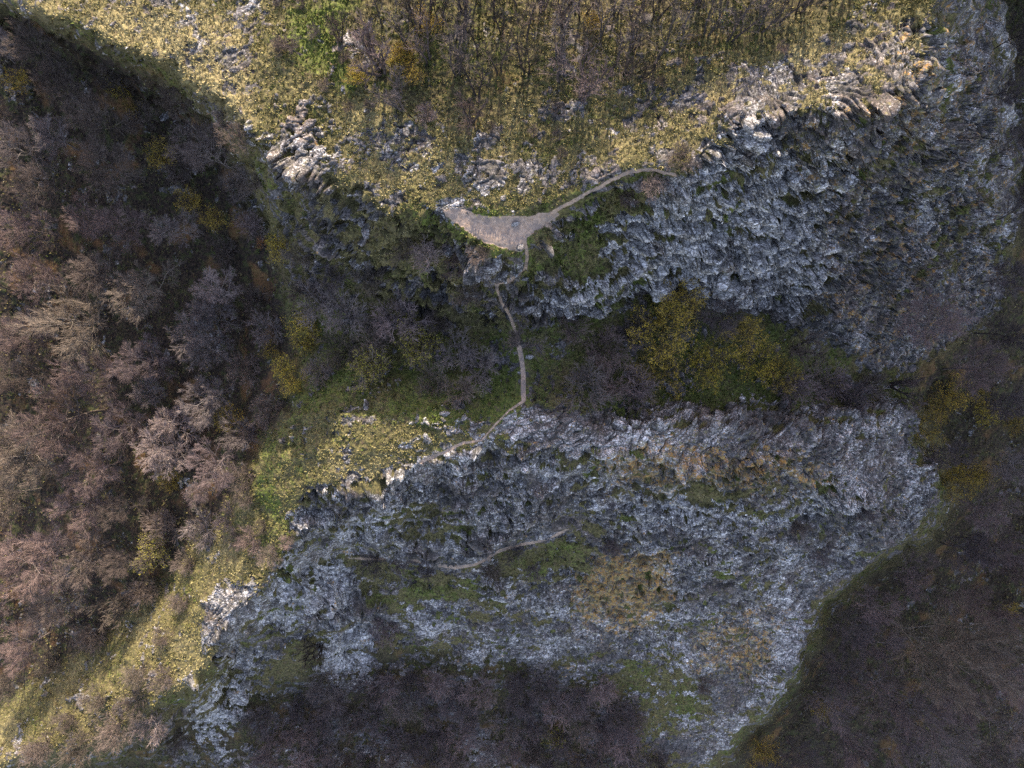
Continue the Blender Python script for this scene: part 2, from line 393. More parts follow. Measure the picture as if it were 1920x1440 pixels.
# bedded, blocky rock: beds dip to the east and bend
bend = fbm(P / 14.0, 3, 21.0)
sa = 0.55 + 0.9 * bend
B = np.stack([P[:, 0] * np.cos(sa) + P[:, 1] * np.sin(sa), -P[:, 0] * np.sin(sa) + P[:, 1] * np.cos(sa), P[:, 2]], 1)
Wp = B + 0.35 * np.stack([vnoise(P / 0.9, 2.2), vnoise(P / 0.9, 4.4), vnoise(P / 0.9, 6.6)], 1)
f1, f2, r1, q1 = worley(Wp / np.array([2.6, 1.05, 1.3]), 3.0)
crack1 = 1 - sstep(0.0, 0.13, f2 - f1)
g1, g2, r2, q2 = worley(Wp / np.array([0.85, 0.42, 0.5]), 8.0)
crack2 = 1 - sstep(0.0, 0.15, g2 - g1)
rid = 1 - np.abs(fbm(P / 2.3, 5, 31.0, 0.6)) * 2.2
lump = fbm(P / 4.5, 4, 35.0, 0.55)
inner = sstep(-200, -60, UU) * (1 - sstep(1980, 2120, UU)) * sstep(-200, -60, VV) * (1 - sstep(1500, 1640, VV))
h1, h2, r3, q3 = worley(Wp / np.array([0.40, 0.24, 0.26]), 11.0)
big = fbm(P / 10.0, 3, 81.0)
gully = np.abs(fbm(P / np.array([5.0, 5.0, 17.0]), 4, 83.0, 0.55))
joint = 1 - sstep(0.0, 0.045, np.abs(fbm(Wp / np.array([7.0, 2.4, 2.8]), 3, 85.0)))
joint2 = 1 - sstep(0.0, 0.04, np.abs(fbm(Wp / np.array([2.2, 3.0, 2.0]), 2, 87.0)))
tb = (P[:, 2] * 0.95 + 0.22 * P[:, 0] + 4.0 * bend + 0.7 * fbm(P / 2.0, 3, 89.0)) / 1.7
saw = tb - np.floor(tb)
ledge = sstep(0.0, 0.7, saw) * (1 - sstep(0.86, 1.0, saw))
G3 = P.reshape(nv, nu, 3)
sp = np.maximum(np.linalg.norm(np.gradient(G3, axis=0), axis=2), np.linalg.norm(np.gradient(G3, axis=1), axis=2)).ravel()
k15, k06, k03, k02 = [sstep(1.4, 3.6, L / sp) for L in (1.2, 0.55, 0.3, 0.2)]
d_rock = (2.6 * big + 1.3 * lump - 3.4 * (0.22 - gully) * sstep(0.1, 0.4, steep) + 1.15 * ledge * sstep(0.08, 0.3, steep)
          + k15 * (0.9 * (r1 - 0.5) + 1.3 * q1 - 0.4 * crack1) - 0.9 * joint * k06 - 0.4 * joint2 * k06
          + k06 * (0.34 * (r2 - 0.5) + 0.38 * q2 - 0.16 * crack2) + k03 * (0.06 * (r3 - 0.5) + 0.08 * q3) + 0.25 * rid * k06)
flat = (1 - sstep(0.05, 0.35, steep))           # low outcrops on the flat, bold ones on the faces
d_rock = d_rock * (1 - 0.76 * flat) + 0.10 * flat
t1, t2, tr, _q = worley(P / np.array([0.62, 0.62, 0.9]), 15.0)
tuss = np.clip(0.55 - t1, 0, 1)
streak = fbm(P / np.array([1.1, 1.1, 8.0]), 4, 91.0, 0.6)
d_grass = 1.6 * streak * sstep(0.15, 0.5, steep) + 0.26 * tuss * (0.4 + tr) + 0.30 * fbm(P / 2.2, 3, 51.0) + 0.10 * vnoise(P / 0.28, 1.0)
d_dirt = 0.03 * fbm(P / 0.5, 3, 61.0)
fine = vnoise(P / 0.2, 71.0) * 0.025 * k02 + vnoise(P / 0.42, 73.0) * 0.04 * k03
disp = rock * (d_rock + fine) + (1 - rock) * (d_grass * (1 - dirt) + d_dirt * dirt) - 0.12 * dirt
disp *= inner * (1 - 0.8 * np.clip(trail_v + clear_v, 0, 1)) * (1 - 0.6 * near_trail)
soft = sstep(0.12, 0.34, sp)
disp = disp * (1 - soft) + gblur(disp, 10) * soft
P = P + Nrm * disp[:, None]
crev = np.clip(crack1 * 0.7 + crack2 * 0.5 + joint * 0.9 + joint2 * 0.7, 0, 1)

idx = np.arange(nu * nv).reshape(nv, nu)
quads = np.stack([idx[1:, :-1], idx[1:, 1:], idx[:-1, 1:], idx[:-1, :-1]], -1).reshape(-1, 4)
uq = UU[quads].mean(1) + wu[quads[:, 0]] * 14; vq = VV[quads].mean(1) + wv[quads[:, 0]] * 14
region = np.full(len(quads), 7)
for k, poly in ((6, EWOOD), (5, WWOOD), (4, SADDLE), (3, RIDGE), (3, SHELF), (2, CRAG), (1, CLIFF), (0, PLATEAU)):
    region[inpoly(poly, uq, vq)] = k
dq = dirt[quads].mean(1) > 0.5
region[dq & ((clear_v[quads].mean(1) > 0.4))] = 8
region[dq & ~(clear_v[quads].mean(1) > 0.4)] = 9

# world height lookup
HS = 0.5; HX0, HY0, HN = -120.0, -110.0, 500
HM = np.full((HN, HN), -999.0)
hx = ((P[:, 0] - HX0) / HS).astype(int); hy = ((P[:, 1] - HY0) / HS).astype(int)
ok = (hx >= 0) & (hx < HN) & (hy >= 0) & (hy < HN)
np.maximum.at(HM, (hy[ok], hx[ok]), P[ok, 2])
for _ in range(40):
    bad = HM < -900
    if not bad.any(): break
    E = np.pad(HM, 1, mode='edge')
    HM = np.where(bad, np.max([E[:-2, 1:-1], E[2:, 1:-1], E[1:-1, :-2], E[1:-1, 2:]], 0), HM)
HM[HM < -900] = -45


def ground_z(x, y):
    i = min(max(int((y - HY0) / HS), 0), HN - 1); j = min(max(int((x - HX0) / HS), 0), HN - 1)
    return float(HM[i, j])


ZV = (H - (H - z0)).reshape(nv, nu)


def plan_z(u, v):
    j = int(np.clip(np.searchsorted(AU, u), 1, nu - 1)); i = int(np.clip(np.searchsorted(AV, v), 1, nv - 1))
    return float(P[i * nu + j, 2])


def spot(u, v, up):
    """ground point under something whose middle stands `up` metres over the ground at plan position (u, v)"""
    z = plan_z(u, v)
    for _ in range(8):
        D = H - (z + up)
        x, y = (u - CX) / F * D, (CY - v) / F * D
        z = 0.5 * z + 0.5 * ground_z(x, y)
    return x, y, ground_z(x, y)


# ------------------------------------------------------------------ materials
class NT:
    def __init__(self, name):
        self.m = bpy.data.materials.new(name); self.m.use_nodes = True
        self.t = self.m.node_tree; self.t.nodes.clear()
        self.out = self.t.nodes.new('ShaderNodeOutputMaterial')
        self.b = self.t.nodes.new('ShaderNodeBsdfPrincipled')
        self.t.links.new(self.b.outputs[0], self.out.inputs[0])
        self.b.inputs['Roughness'].default_value = 0.9
        self.b.inputs['Specular IOR Level'].default_value = 0.2
        self.co = self.t.nodes.new('ShaderNodeTexCoord').outputs['Object']

    def put(self, sock, v):
        if isinstance(v, bpy.types.NodeSocket): self.t.links.new(v, sock)
        elif isinstance(v, (tuple, list)): sock.default_value = tuple(v) + ((1.0,) if len(v) == 3 and len(sock.default_value) == 4 else ())
        else: sock.default_value = v

    def noise(self, scale, detail=4, rough=0.6, dist=0.0, co=None):
        n = self.t.nodes.new('ShaderNodeTexNoise')
        self.put(n.inputs['Vector'], co or self.co)
        n.inputs['Scale'].default_value = scale; n.inputs['Detail'].default_value = detail
        n.inputs['Roughness'].default_value = rough; n.inputs['Distortion'].default_value = dist
        return n.outputs[0]

    def voro(self, scale, feature='F1', out='Distance', co=None):
        n = self.t.nodes.new('ShaderNodeTexVoronoi'); n.feature = feature
        self.put(n.inputs['Vector'], co or self.co); n.inputs['Scale'].default_value = scale
        return n.outputs[out]

    def rng(self, x, a, b, lo=0.0, hi=1.0):
        n = self.t.nodes.new('ShaderNodeMapRange'); n.interpolation_type = 'SMOOTHSTEP'
        self.put(n.inputs[0], x)
        for i, v in enumerate((a, b, lo, hi)): self.put(n.inputs[i + 1], v)
        return n.outputs[0]

    def math(self, op, a, b=0.0, clamp=False):
        n = self.t.nodes.new('ShaderNodeMath'); n.operation = op; n.use_clamp = clamp
        self.put(n.inputs[0], a); self.put(n.inputs[1], b)
        return n.outputs[0]

    def mix(self, f, a, b, mode='MIX'):
        n = self.t.nodes.new('ShaderNodeMix'); n.data_type = 'RGBA'; n.blend_type = mode
        self.put(n.inputs[0], f); self.put(n.inputs[6], a); self.put(n.inputs[7], b)
        return n.outputs[2]

    def attr(self, name):
        n = self.t.nodes.new('ShaderNodeAttribute'); n.attribute_name = name
        s = self.t.nodes.new('ShaderNodeSeparateColor'); self.t.links.new(n.outputs['Color'], s.inputs[0])
        return s.outputs

    def bump(self, h, strength=0.5, dist=0.1):
        n = self.t.nodes.new('ShaderNodeBump'); self.put(n.inputs['Height'], h)
        n.inputs['Strength'].default_value = strength; n.inputs['Distance'].default_value = dist
        self.t.links.new(n.outputs[0], self.b.inputs['Normal'])

    def objcol(self):
        return self.t.nodes.new('ShaderNodeObjectInfo').outputs['Color']

    def base(self, c): self.put(self.b.inputs['Base Color'], c)


def rock_colour(k, white, lich, crev):
    n1 = k.noise(0.9, 6, 0.65); nf = k.noise(2.6, 5, 0.78); ns = k.noise(6.5, 3, 0.75); n3 = k.noise(0.3, 3, 0.5)
    grey = k.mix(k.rng(ns, 0.35, 0.65), (0.065, 0.06, 0.06), (0.23, 0.213, 0.207))
    grey = k.mix(k.rng(n3, 0.45, 0.62, 0.0, 0.5), grey, (0.15, 0.105, 0.08))
    pale = k.mix(k.rng(ns, 0.36, 0.6), (0.26, 0.25, 0.24), (0.60, 0.575, 0.55))
    thr = k.math('ADD', k.math('ADD', k.math('MULTIPLY', nf, 0.6), k.math('MULTIPLY', ns, 0.4)), k.math('MULTIPLY', white, 0.26))
    thr = k.math('ADD', thr, k.math('MULTIPLY', n1, 0.3))
    c = k.mix(k.rng(thr, 0.735, 0.85), grey, pale)
    # fractured blocks: each block its own tone, thin dark joints between
    mp = k.t.nodes.new('ShaderNodeMapping'); k.t.links.new(k.co, mp.inputs[0])
    mp.inputs['Rotation'].default_value = (0.25, 0.1, 0.5); mp.inputs['Scale'].default_value = (0.75, 1.5, 1.35)
    wv_ = k.t.nodes.new('ShaderNodeVectorMath'); wv_.operation = 'ADD'
    nz = k.t.nodes.new('ShaderNodeTexNoise'); nz.inputs['Scale'].default_value = 0.9; nz.inputs['Detail'].default_value = 4
    k.t.links.new(k.co, nz.inputs['Vector'])
    k.t.links.new(mp.outputs[0], wv_.inputs[0]); k.t.links.new(nz.outputs['Color'], wv_.inputs[1])
    cell = k.t.nodes.new('ShaderNodeSeparateColor'); k.t.links.new(k.voro(0.95, 'F1', 'Color', wv_.outputs[0]), cell.inputs[0])
    cell2 = k.t.nodes.new('ShaderNodeSeparateColor'); k.t.links.new(k.voro(2.6, 'F1', 'Color', wv_.outputs[0]), cell2.inputs[0])
    tone = k.math('MULTIPLY', k.rng(cell.outputs[0], 0, 1, 0.70, 1.35), k.rng(cell2.outputs[0], 0, 1, 0.72, 1.35))
    cc = k.t.nodes.new('ShaderNodeCombineColor')
    for i in range(3): k.t.links.new(tone, cc.inputs[i])
    c = k.mix(0.85, c, cc.outputs[0], 'MULTIPLY')
    e1 = k.rng(k.voro(0.95, 'DISTANCE_TO_EDGE', 'Distance', wv_.outputs[0]), 0.0, 0.07, 0.85, 0.0)
    e2 = k.rng(k.voro(2.6, 'DISTANCE_TO_EDGE', 'Distance', wv_.outputs[0]), 0.0, 0.10, 0.65, 0.0)
    c = k.mix(k.math('MAXIMUM', e1, e2), c, (0.03, 0.028, 0.026))
    # dark crust lichen and moss in specks, also painting in fine shade contrast
    sp = k.math('ADD', k.noise(3.4, 5, 0.8), k.math('MULTIPLY', white, -0.05))
    c = k.mix(k.rng(sp, 0.53, 0.59, 0.0, 0.85), c, (0.028, 0.028, 0.027))
    # orange and ochre lichen
    ln = k.noise(0.9, 5, 0.7)
    lm = k.rng(k.math('ADD', ln, k.math('MULTIPLY', lich, 0.26)), 0.66, 0.74)
    c = k.mix(k.math('MULTIPLY', lm, k.rng(nf, 0.40, 0.55)), c, (0.36, 0.20, 0.055))
    yl = k.rng(k.math('ADD', k.noise(1.7, 4, 0.7), k.math('MULTIPLY', lich, 0.14)), 0.60, 0.70, 0.0, 0.5)
    c = k.mix(yl, c, (0.27, 0.24, 0.10))
    # darker in the joints
    c = k.mix(k.math('MULTIPLY', crev, 0.7), c, (0.04, 0.038, 0.03))
    return c


def make_land():
    k = NT('land')
    m = k.attr('mask'); t = k.attr('tone'); cr = k.attr('joint')[0]
    rockc = rock_colour(k, t[0], t[1], cr)
    g1 = k.noise(0.8, 5, 0.65); g2 = k.noise(3.5, 4, 0.7); g3 = k.noise(9.0, 3, 0.7)
    dry = k.mix(k.rng(g2, 0.35, 0.65), (0.10, 0.083, 0.040), (0.29, 0.245, 0.115))
    olive = k.mix(k.rng(g2, 0.35, 0.65), (0.04, 0.038, 0.018), (0.15, 0.13, 0.052))  # low tone, also carries the painted darkening of shaded turf
    fresh = k.mix(k.rng(g2, 0.35, 0.65), (0.035, 0.048, 0.012), (0.13, 0.155, 0.032))
    gs = k.math('ADD', k.math('ADD', k.math('MULTIPLY', g1, 0.5), k.math('MULTIPLY', g2, 0.35)), k.math('MULTIPLY', t[2], 0.55))
    grass = k.mix(k.rng(gs, 0.50, 0.68), dry, olive)
    grass = k.mix(k.rng(gs, 0.74, 0.92), grass, fresh)
    grass = k.mix(k.rng(k.noise(2.1, 5, 0.75), 0.53, 0.62, 0.0, 0.7), grass, (0.10, 0.07, 0.045))
    grass = k.mix(k.rng(g3, 0.56, 0.66, 0.0, 0.6), grass, (0.05, 0.042, 0.022))
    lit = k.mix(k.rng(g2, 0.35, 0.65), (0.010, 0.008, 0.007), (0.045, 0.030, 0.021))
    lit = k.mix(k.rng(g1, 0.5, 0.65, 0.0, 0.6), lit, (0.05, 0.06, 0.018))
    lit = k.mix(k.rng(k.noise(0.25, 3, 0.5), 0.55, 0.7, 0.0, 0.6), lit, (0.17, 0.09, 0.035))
    dirt = k.mix(k.rng(g2, 0.3, 0.7), (0.27, 0.19, 0.135), (0.46, 0.34, 0.25))
    dirt = k.mix(k.rng(k.noise(1.3, 5, 0.7), 0.45, 0.6, 0, 0.75), dirt, (0.20, 0.165, 0.145))
    dirt = k.mix(k.rng(g3, 0.57, 0.66, 0, 0.6), dirt, (0.12, 0.10, 0.085))
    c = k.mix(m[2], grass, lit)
    # crisp edge between rock and turf
    edge = k.rng(k.math('ADD', m[0], k.math('MULTIPLY', k.math('SUBTRACT', g2, 0.5), 0.9)), 0.38, 0.60)
    c = k.mix(edge, c, rockc)
    c = k.mix(k.rng(k.math('ADD', m[1], k.math('MULTIPLY', k.math('SUBTRACT', g2, 0.5), 0.5)), 0.4, 0.6), c, dirt)
    k.base(c)
    hgt = k.math('ADD', k.noise(5.0, 6, 0.75), k.math('MULTIPLY', k.noise(14.0, 3, 0.7), 0.5))
    k.bump(hgt, 0.7, 0.12)
    return k.m


def make_boulder_mat():
    k = NT('boulder_stone')
    o = k.objcol()
    s = k.t.nodes.new('ShaderNodeSeparateColor'); k.t.links.new(o, s.inputs[0])
    c = rock_colour(k, s.outputs[0], s.outputs[1], 0.0)
    k.base(c); k.bump(k.noise(6.0, 6, 0.75), 0.9, 0.12)
    return k.m


def make_wood(name, dark, light, scale=6.0):
    k = NT(name)
    c = k.mix(k.rng(k.noise(scale, 3, 0.6), 0.3, 0.7), dark, light)
    k.base(k.mix(1.0, c, k.objcol(), 'MULTIPLY'))
    k.b.inputs['Roughness'].default_value = 0.8
    return k.m


def make_leaf(name, dark, light):
    k = NT(name)
    c = k.mix(k.rng(k.noise(1.4, 3, 0.7), 0.3, 0.7), dark, light)
    k.base(k.mix(1.0, c, k.objcol(), 'MULTIPLY'))
    tr = k.t.nodes.new('ShaderNodeBsdfTranslucent'); k.put(tr.inputs[0], c)
    ms = k.t.nodes.new('ShaderNodeMixShader'); ms.inputs[0].default_value = 0.3
    k.t.links.new(k.b.outputs[0], ms.inputs[1]); k.t.links.new(tr.outputs[0], ms.inputs[2])
    k.t.links.new(ms.outputs[0], k.out.inputs[0])
    return k.m


def make_grass():
    k = NT('grass_blades')
    a = k.t.nodes.new('ShaderNodeAttribute'); a.attribute_name = 'tint'
    k.base(a.outputs['Color'])
    return k.m


M_LAND = make_land(); M_ROCK = make_boulder_mat()
M_BARK = make_wood('bark', (0.06, 0.05, 0.044), (0.22, 0.195, 0.175))
M_TWIG = make_wood('twig_bark', (0.085, 0.072, 0.066), (0.175, 0.15, 0.138), 1.5)
M_BUD = make_leaf('yellow_leaf', (0.24, 0.175, 0.03), (0.56, 0.44, 0.065))
M_GRASS = make_grass()

# ------------------------------------------------------------------ link the land, one object per piece of the setting
NAMES = {0: ('plateau', 'sunlit plateau top of dry grass and low stony outcrops'), 1: ('cliff', 'shaded upper cliff of pale and dark rock under the plateau edge'),
         2: ('crag', 'large shaded rock crag with ledges in the lower middle'), 3: ('hillside', 'sunlit grassy shelf and ridge falling away to the lower left'),
         4: ('saddle', 'shaded saddle of brush and turf between cliff and crag'), 5: ('forest_floor', 'leaf-strewn floor of the wood on the left'),
         6: ('forest_floor', 'dark floor of the wood on the right'), 7: ('slope', 'shaded brushy slope under the crag along the bottom'),
         8: ('dirt_clearing', 'bare trodden dirt patch on the plateau edge'), 9: ('path', 'narrow trodden dirt paths over plateau edge, saddle and ledges')}
MASK = np.stack([rock, dirt, litter], 1); TONE = np.stack([white, lich, green], 1); JOINT = np.stack([crev, crev, crev], 1)
Nsm = grid_normals(P)
for r in range(10):
    q = quads[region == r]
    if not len(q): continue
    used, inv = np.unique(q, return_inverse=True)
    me = mesh_arrays(NAMES[r][0], P[used], inv.reshape(-1, 4), True, (M_LAND,))
    col_attr(me, 'mask', MASK[used]); col_attr(me, 'tone', TONE[used]); col_attr(me, 'joint', JOINT[used])
    o = bpy.data.objects.new(NAMES[r][0], me); COL.objects.link(o)
    tag(o, NAMES[r][1], NAMES[r][0].replace('_', ' '), None, 'structure')

# far ground and the hill added out of view, north-east, to shade the eastern wood
a = np.linspace(0, 2 * math.pi, 97)[:-1]
R = [0, 60, 150, 400, 1000, 3000]
gv_, gf_ = [], []
for r in R: gv_ += [(r * math.cos(t), r * math.sin(t), -53.0) for t in a]
for i in range(len(R) - 1):
    for j in range(96):
        gf_.append((i * 96 + j, (i + 1) * 96 + j, (i + 1) * 96 + (j + 1) % 96, i * 96 + (j + 1) % 96))
me = mesh_arrays('ground', np.array(gv_), np.array(gf_), True, (M_LAND,))
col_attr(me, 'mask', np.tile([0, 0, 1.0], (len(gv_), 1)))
o = bpy.data.objects.new('ground', me); COL.objects.link(o); tag(o, 'wooded low ground running out to the horizon', 'ground', None, 'structure')

hxs = np.linspace(40, 330, 120); hys = np.linspace(66, 260, 90)
X, Y = [g.ravel() for g in np.meshgrid(hxs, hys)]
ridge = 150.0 * np.exp(-((Y - 112) / 34.0) ** 2) * sstep(40, 47, X) * (1 - sstep(240, 330, X))  # unseen rise, added only to cast shade on the right
Zh = -53.2 + ridge * sstep(66, 78, Y) + 2.5 * fbm(np.stack([X / 12, Y / 12, X * 0], 1), 4, 3.0) * sstep(20, 60, ridge)
Vh = np.stack([X, Y, Zh], 1); ih = np.arange(120 * 90).reshape(90, 120)
qh = np.stack([ih[:-1, :-1], ih[:-1, 1:], ih[1:, 1:], ih[1:, :-1]], -1).reshape(-1, 4)
me = mesh_arrays('shade_hill', Vh, qh, True, (M_LAND,)); col_attr(me, 'mask', np.tile([0.2, 0, 1.0], (len(Vh), 1)))
o = bpy.data.objects.new('shade_hill', me); COL.objects.link(o); tag(o, 'steep unseen added hill beyond the plateau', 'shade_hill', None, 'structure')

# ------------------------------------------------------------------ grass tufts (stuff)


def make_tufts(name, dens, n, hmin, hmax, blades, label, palette):
    w = dens / dens.sum()
    pick = rng.choice(N, n, p=w)
    base = P[pick] + np.concatenate([rng.normal(0, 0.04, (n, 2)), np.zeros((n, 1))], 1)
    hgt = rng.uniform(hmin, hmax, n)
    g = green[pick]
    sel = np.clip(g * 1.3 - 0.2 + rng.normal(0, 0.22, n), 0, 0.999)
    pal = np.array(palette); ci = sel * (len(pal) - 1); c0 = ci.astype(int); fr = (ci - c0)[:, None]
    tint = pal[c0] * (1 - fr) + pal[np.minimum(c0 + 1, len(pal) - 1)] * fr
    tint = tint * rng.uniform(0.7, 1.15, (n, 1))
    b = np.repeat(np.arange(n), blades); nb = len(b)
    an = rng.uniform(0, 2 * math.pi, nb); lean = rng.uniform(0.2, 0.95, nb)
    hb = hgt[b] * rng.uniform(0.6, 1.1, nb)
    dx, dy = np.cos(an), np.sin(an)
    root = base[b] + np.stack([dx, dy, 0 * dx], 1) * 0.05
    tip = root + np.stack([dx * lean * hb, dy * lean * hb, hb * np.sqrt(1 - 0.6 * lean ** 2)], 1)
    side = np.stack([-dy, dx, 0 * dx], 1) * (hb * 0.16 + 0.015)[:, None]
    V = np.stack([root - side - [0, 0, 0.03], root + side - [0, 0, 0.03], tip], 1).reshape(-1, 3)
    me = mesh_arrays(name, V, np.arange(nb * 3).reshape(-1, 3), False, (M_GRASS,))
    col_attr(me, 'tint', np.repeat(tint[b], 3, axis=0))
    o = bpy.data.objects.new(name, me); COL.objects.link(o)
    tag(o, label, 'grass', None, 'stuff')


vis = inner * (UU > -60) * (UU < 1980) * (VV > -60) * (VV < 1500)
notrail = (1 - np.clip(near_trail * 0.6 + dirt * 2, 0, 1))
make_tufts('grass', vis * notrail * (1 - rock) * (1 - 0.85 * litter) * (0.4 + sstep(-0.2, 0.4, patch)), 90000, 0.10, 0.30, 5,
           'tufts of dry and green grass over plateau, slopes and ledges',
           [(0.33, 0.285, 0.15), (0.28, 0.245, 0.10), (0.20, 0.175, 0.07), (0.11, 0.11, 0.035), (0.11, 0.145, 0.03)])

# ------------------------------------------------------------------ woody plants


def norm(v): return v / (np.linalg.norm(v, axis=-1, keepdims=True) + 1e-9)


def grow(r, start, dirs, L, rad, levels):
    """vectorised branching; returns a list of segment arrays (p0, p1, r0, r1) per level, and tip points"""
    out = []; tips = None
    P0, Dr, Ln, Rd = start, norm(dirs), L, rad
    for li, lv in enumerate(levels):
        ns = lv['seg']; pts = [P0]; ds = []; d = Dr
        for s in range(ns):
            d = norm(d + r.normal(0, lv['wan'], d.shape) + np.array([0, 0, lv['up']]))
            ds.append(d); pts.append(pts[-1] + d * (Ln / ns)[:, None])
        tp = lv.get('tap', 0.35)
        rr = [Rd * (1 - (1 - tp) * s / ns) for s in range(ns + 1)]
        out.append(tuple(np.concatenate(x) for x in ([pts[s] for s in range(ns)], [pts[s + 1] for s in range(ns)], [rr[s] for s in range(ns)], [rr[s + 1] for s in range(ns)])))
        tips = pts[-1] if li < len(levels) - 1 else np.concatenate(pts[1:])
        if li == len(levels) - 1: break
        nx = levels[li + 1]; kk = nx['n']; n = len(P0)
        par = np.repeat(np.arange(n), kk)
        t = lv['t0'] + (1 - lv['t0']) * ((np.tile(np.arange(kk), n) + r.random(n * kk)) / kk)
        t = np.minimum(t, 0.995)
        si = np.minimum((t * ns).astype(int), ns - 1); f = t * ns - si
        PT = np.stack(pts, 1); DS = np.stack(ds, 1); RR = np.stack(rr, 1)
        P0n = PT[par, si] * (1 - f)[:, None] + PT[par, si + 1] * f[:, None]
        dp = DS[par, si]
        az = np.tile(np.arange(kk), n) * 2.4 + r.random(n)[par] * 6.28
        ref = np.where(np.abs(dp[:, 2:3]) > 0.9, np.array([[1.0, 0, 0]]), np.array([[0, 0, 1.0]]))
        e1 = norm(np.cross(dp, ref)); e2 = np.cross(dp, e1)
        pr = e1 * np.cos(az)[:, None] + e2 * np.sin(az)[:, None]
        an = np.radians(r.normal(nx['ang'], nx['ang'] * 0.22, n * kk))[:, None]
        Dr = norm(dp * np.cos(an) + pr * np.sin(an))
        Ln = Ln[par] * nx['ratio'] * r.uniform(0.65, 1.25, n * kk) * (1.15 - nx.get('fall', 0.5) * t)
        Rd = np.maximum((RR[par, si] * (1 - f) + RR[par, si + 1] * f) * nx['rr'], nx['rmin'])
        P0 = P0n
    return out, tips


def tubes(segs, sides):
    p0, p1, r0, r1 = [np.concatenate(x) for x in zip(*segs)]
    d = norm(p1 - p0)
    ref = np.where(np.abs(d[:, 2:3]) > 0.9, np.array([[1.0, 0, 0]]), np.array([[0, 0, 1.0]]))
    e1 = norm(np.cross(d, ref)); e2 = np.cross(d, e1)
    an = np.arange(sides) * 2 * math.pi / sides
    ring = e1[:, None] * np.cos(an)[None, :, None] + e2[:, None] * np.sin(an)[None, :, None]
    A = p0[:, None] + ring * r0[:, None, None]; Bq = (p1 + d * (r1 * 0.5)[:, None])[:, None] + ring * r1[:, None, None]
    V = np.concatenate([A, Bq], 1).reshape(-1, 3)
    k = np.arange(sides); k2 = (k + 1) % sides
    fq = np.stack([k, k2, k2 + sides, k + sides], 1)
    Fq = (np.arange(len(p0)) * 2 * sides)[:, None, None] + fq[None]
    return V, Fq.reshape(-1, 4)


def leaves(r, pts, n, size):
    c = pts[r.integers(0, len(pts), n)] + r.normal(0, size * 0.9, (n, 3))
    d1 = norm(r.normal(0, 1, (n, 3))); d2 = norm(np.cross(d1, r.normal(0, 1, (n, 3))))
    s = size * r.uniform(0.6, 1.3, (n, 1))
    V = np.stack([c - d1 * s, c + d2 * s * 0.55, c + d1 * s, c - d2 * s * 0.55], 1).reshape(-1, 3)
    return V, np.arange(4 * n).reshape(-1, 4)


def plant(seed, stems, height, spread, levels, wood_levels, leaf=None, clear=0.0):
    """prototype: dict part name -> mesh, local origin at the foot"""
    r = np.random.default_rng(seed)
    n = stems
    az = np.arange(n) * 2 * math.pi / max(n, 1) + r.uniform(0, 6.28)
    tilt = r.uniform(0.2, 1.0, n) * spread if n > 1 else np.array([0.05])
    D = np.stack([np.cos(az) * np.sin(tilt), np.sin(az) * np.sin(tilt), np.cos(tilt)], 1)
    S = np.stack([np.cos(az), np.sin(az), 0 * az], 1) * (0.03 * height if n > 1 else 0) + np.array([0, 0, -0.25])
    L = height * r.uniform(0.75, 1.05, n); rad = np.full(n, levels[0]['r'])
    segs, tips = grow(r, S, D, L, rad, levels)
    out = {}
    for name, ids, sides in wood_levels:
        V, Fq = tubes([segs[i] for i in ids], sides)
        out[name] = mesh_arrays(name, V, Fq, sides > 3, (M_TWIG if name in ('twigs', 'crown') else M_BARK,))
    if leaf:
        V, Fq = leaves(r, tips, leaf[0], leaf[1]); out['leaves'] = mesh_arrays('leaves', V, Fq, False, (M_BUD,))
    V = np.concatenate([s[1] for s in segs])
    out['_r'] = float(np.percentile(np.hypot(V[:, 0], V[:, 1]), 93)); out['_h'] = float(np.percentile(V[:, 2], 99))
    return out


def big_levels(q):
    return [dict(seg=7, wan=0.05, up=0.04, t0=0.30, r=0.20, tap=0.30),
            dict(n=12, seg=6, wan=0.09, up=0.06, ratio=0.60, ang=46, rr=0.60, rmin=0.055, t0=0.25, fall=0.55),
            dict(n=9, seg=4, wan=0.09, up=0.05, ratio=0.50, ang=36, rr=0.55, rmin=0.026, t0=0.25, tap=0.4),
            dict(n=9, seg=3, wan=0.10, up=0.04, ratio=0.55, ang=30, rr=0.55, rmin=0.019, t0=0.15, tap=0.5),
            dict(n=q, seg=2, wan=0.12, up=0.03, ratio=0.62, ang=27, rr=0.65, rmin=0.0125, t0=0.05, tap=0.6)]


def slim_levels(q, r0=0.12):
    return [dict(seg=8, wan=0.07, up=0.09, t0=0.28, r=r0, tap=0.22),
            dict(n=9, seg=5, wan=0.10, up=0.14, ratio=0.36, ang=36, rr=0.55, rmin=0.028, t0=0.2, fall=0.5),
            dict(n=6, seg=3, wan=0.11, up=0.09, ratio=0.55, ang=30, rr=0.55, rmin=0.016, t0=0.15, tap=0.5),
            dict(n=q, seg=2, wan=0.12, up=0.06, ratio=0.6, ang=27, rr=0.65, rmin=0.0105, t0=0.05, tap=0.6)]


def bush_levels(q):
    return [dict(seg=5, wan=0.08, up=0.04, t0=0.15, r=0.032, tap=0.4),
            dict(n=8, seg=4, wan=0.10, up=0.05, ratio=0.58, ang=34, rr=0.6, rmin=0.02, t0=0.1, fall=0.4),
            dict(n=6, seg=3, wan=0.12, up=0.04, ratio=0.55, ang=32, rr=0.6, rmin=0.014, t0=0.1, tap=0.5),
            dict(n=q, seg=2, wan=0.14, up=0.02, ratio=0.6, ang=30, rr=0.65, rmin=0.0095, t0=0.0, tap=0.6)]


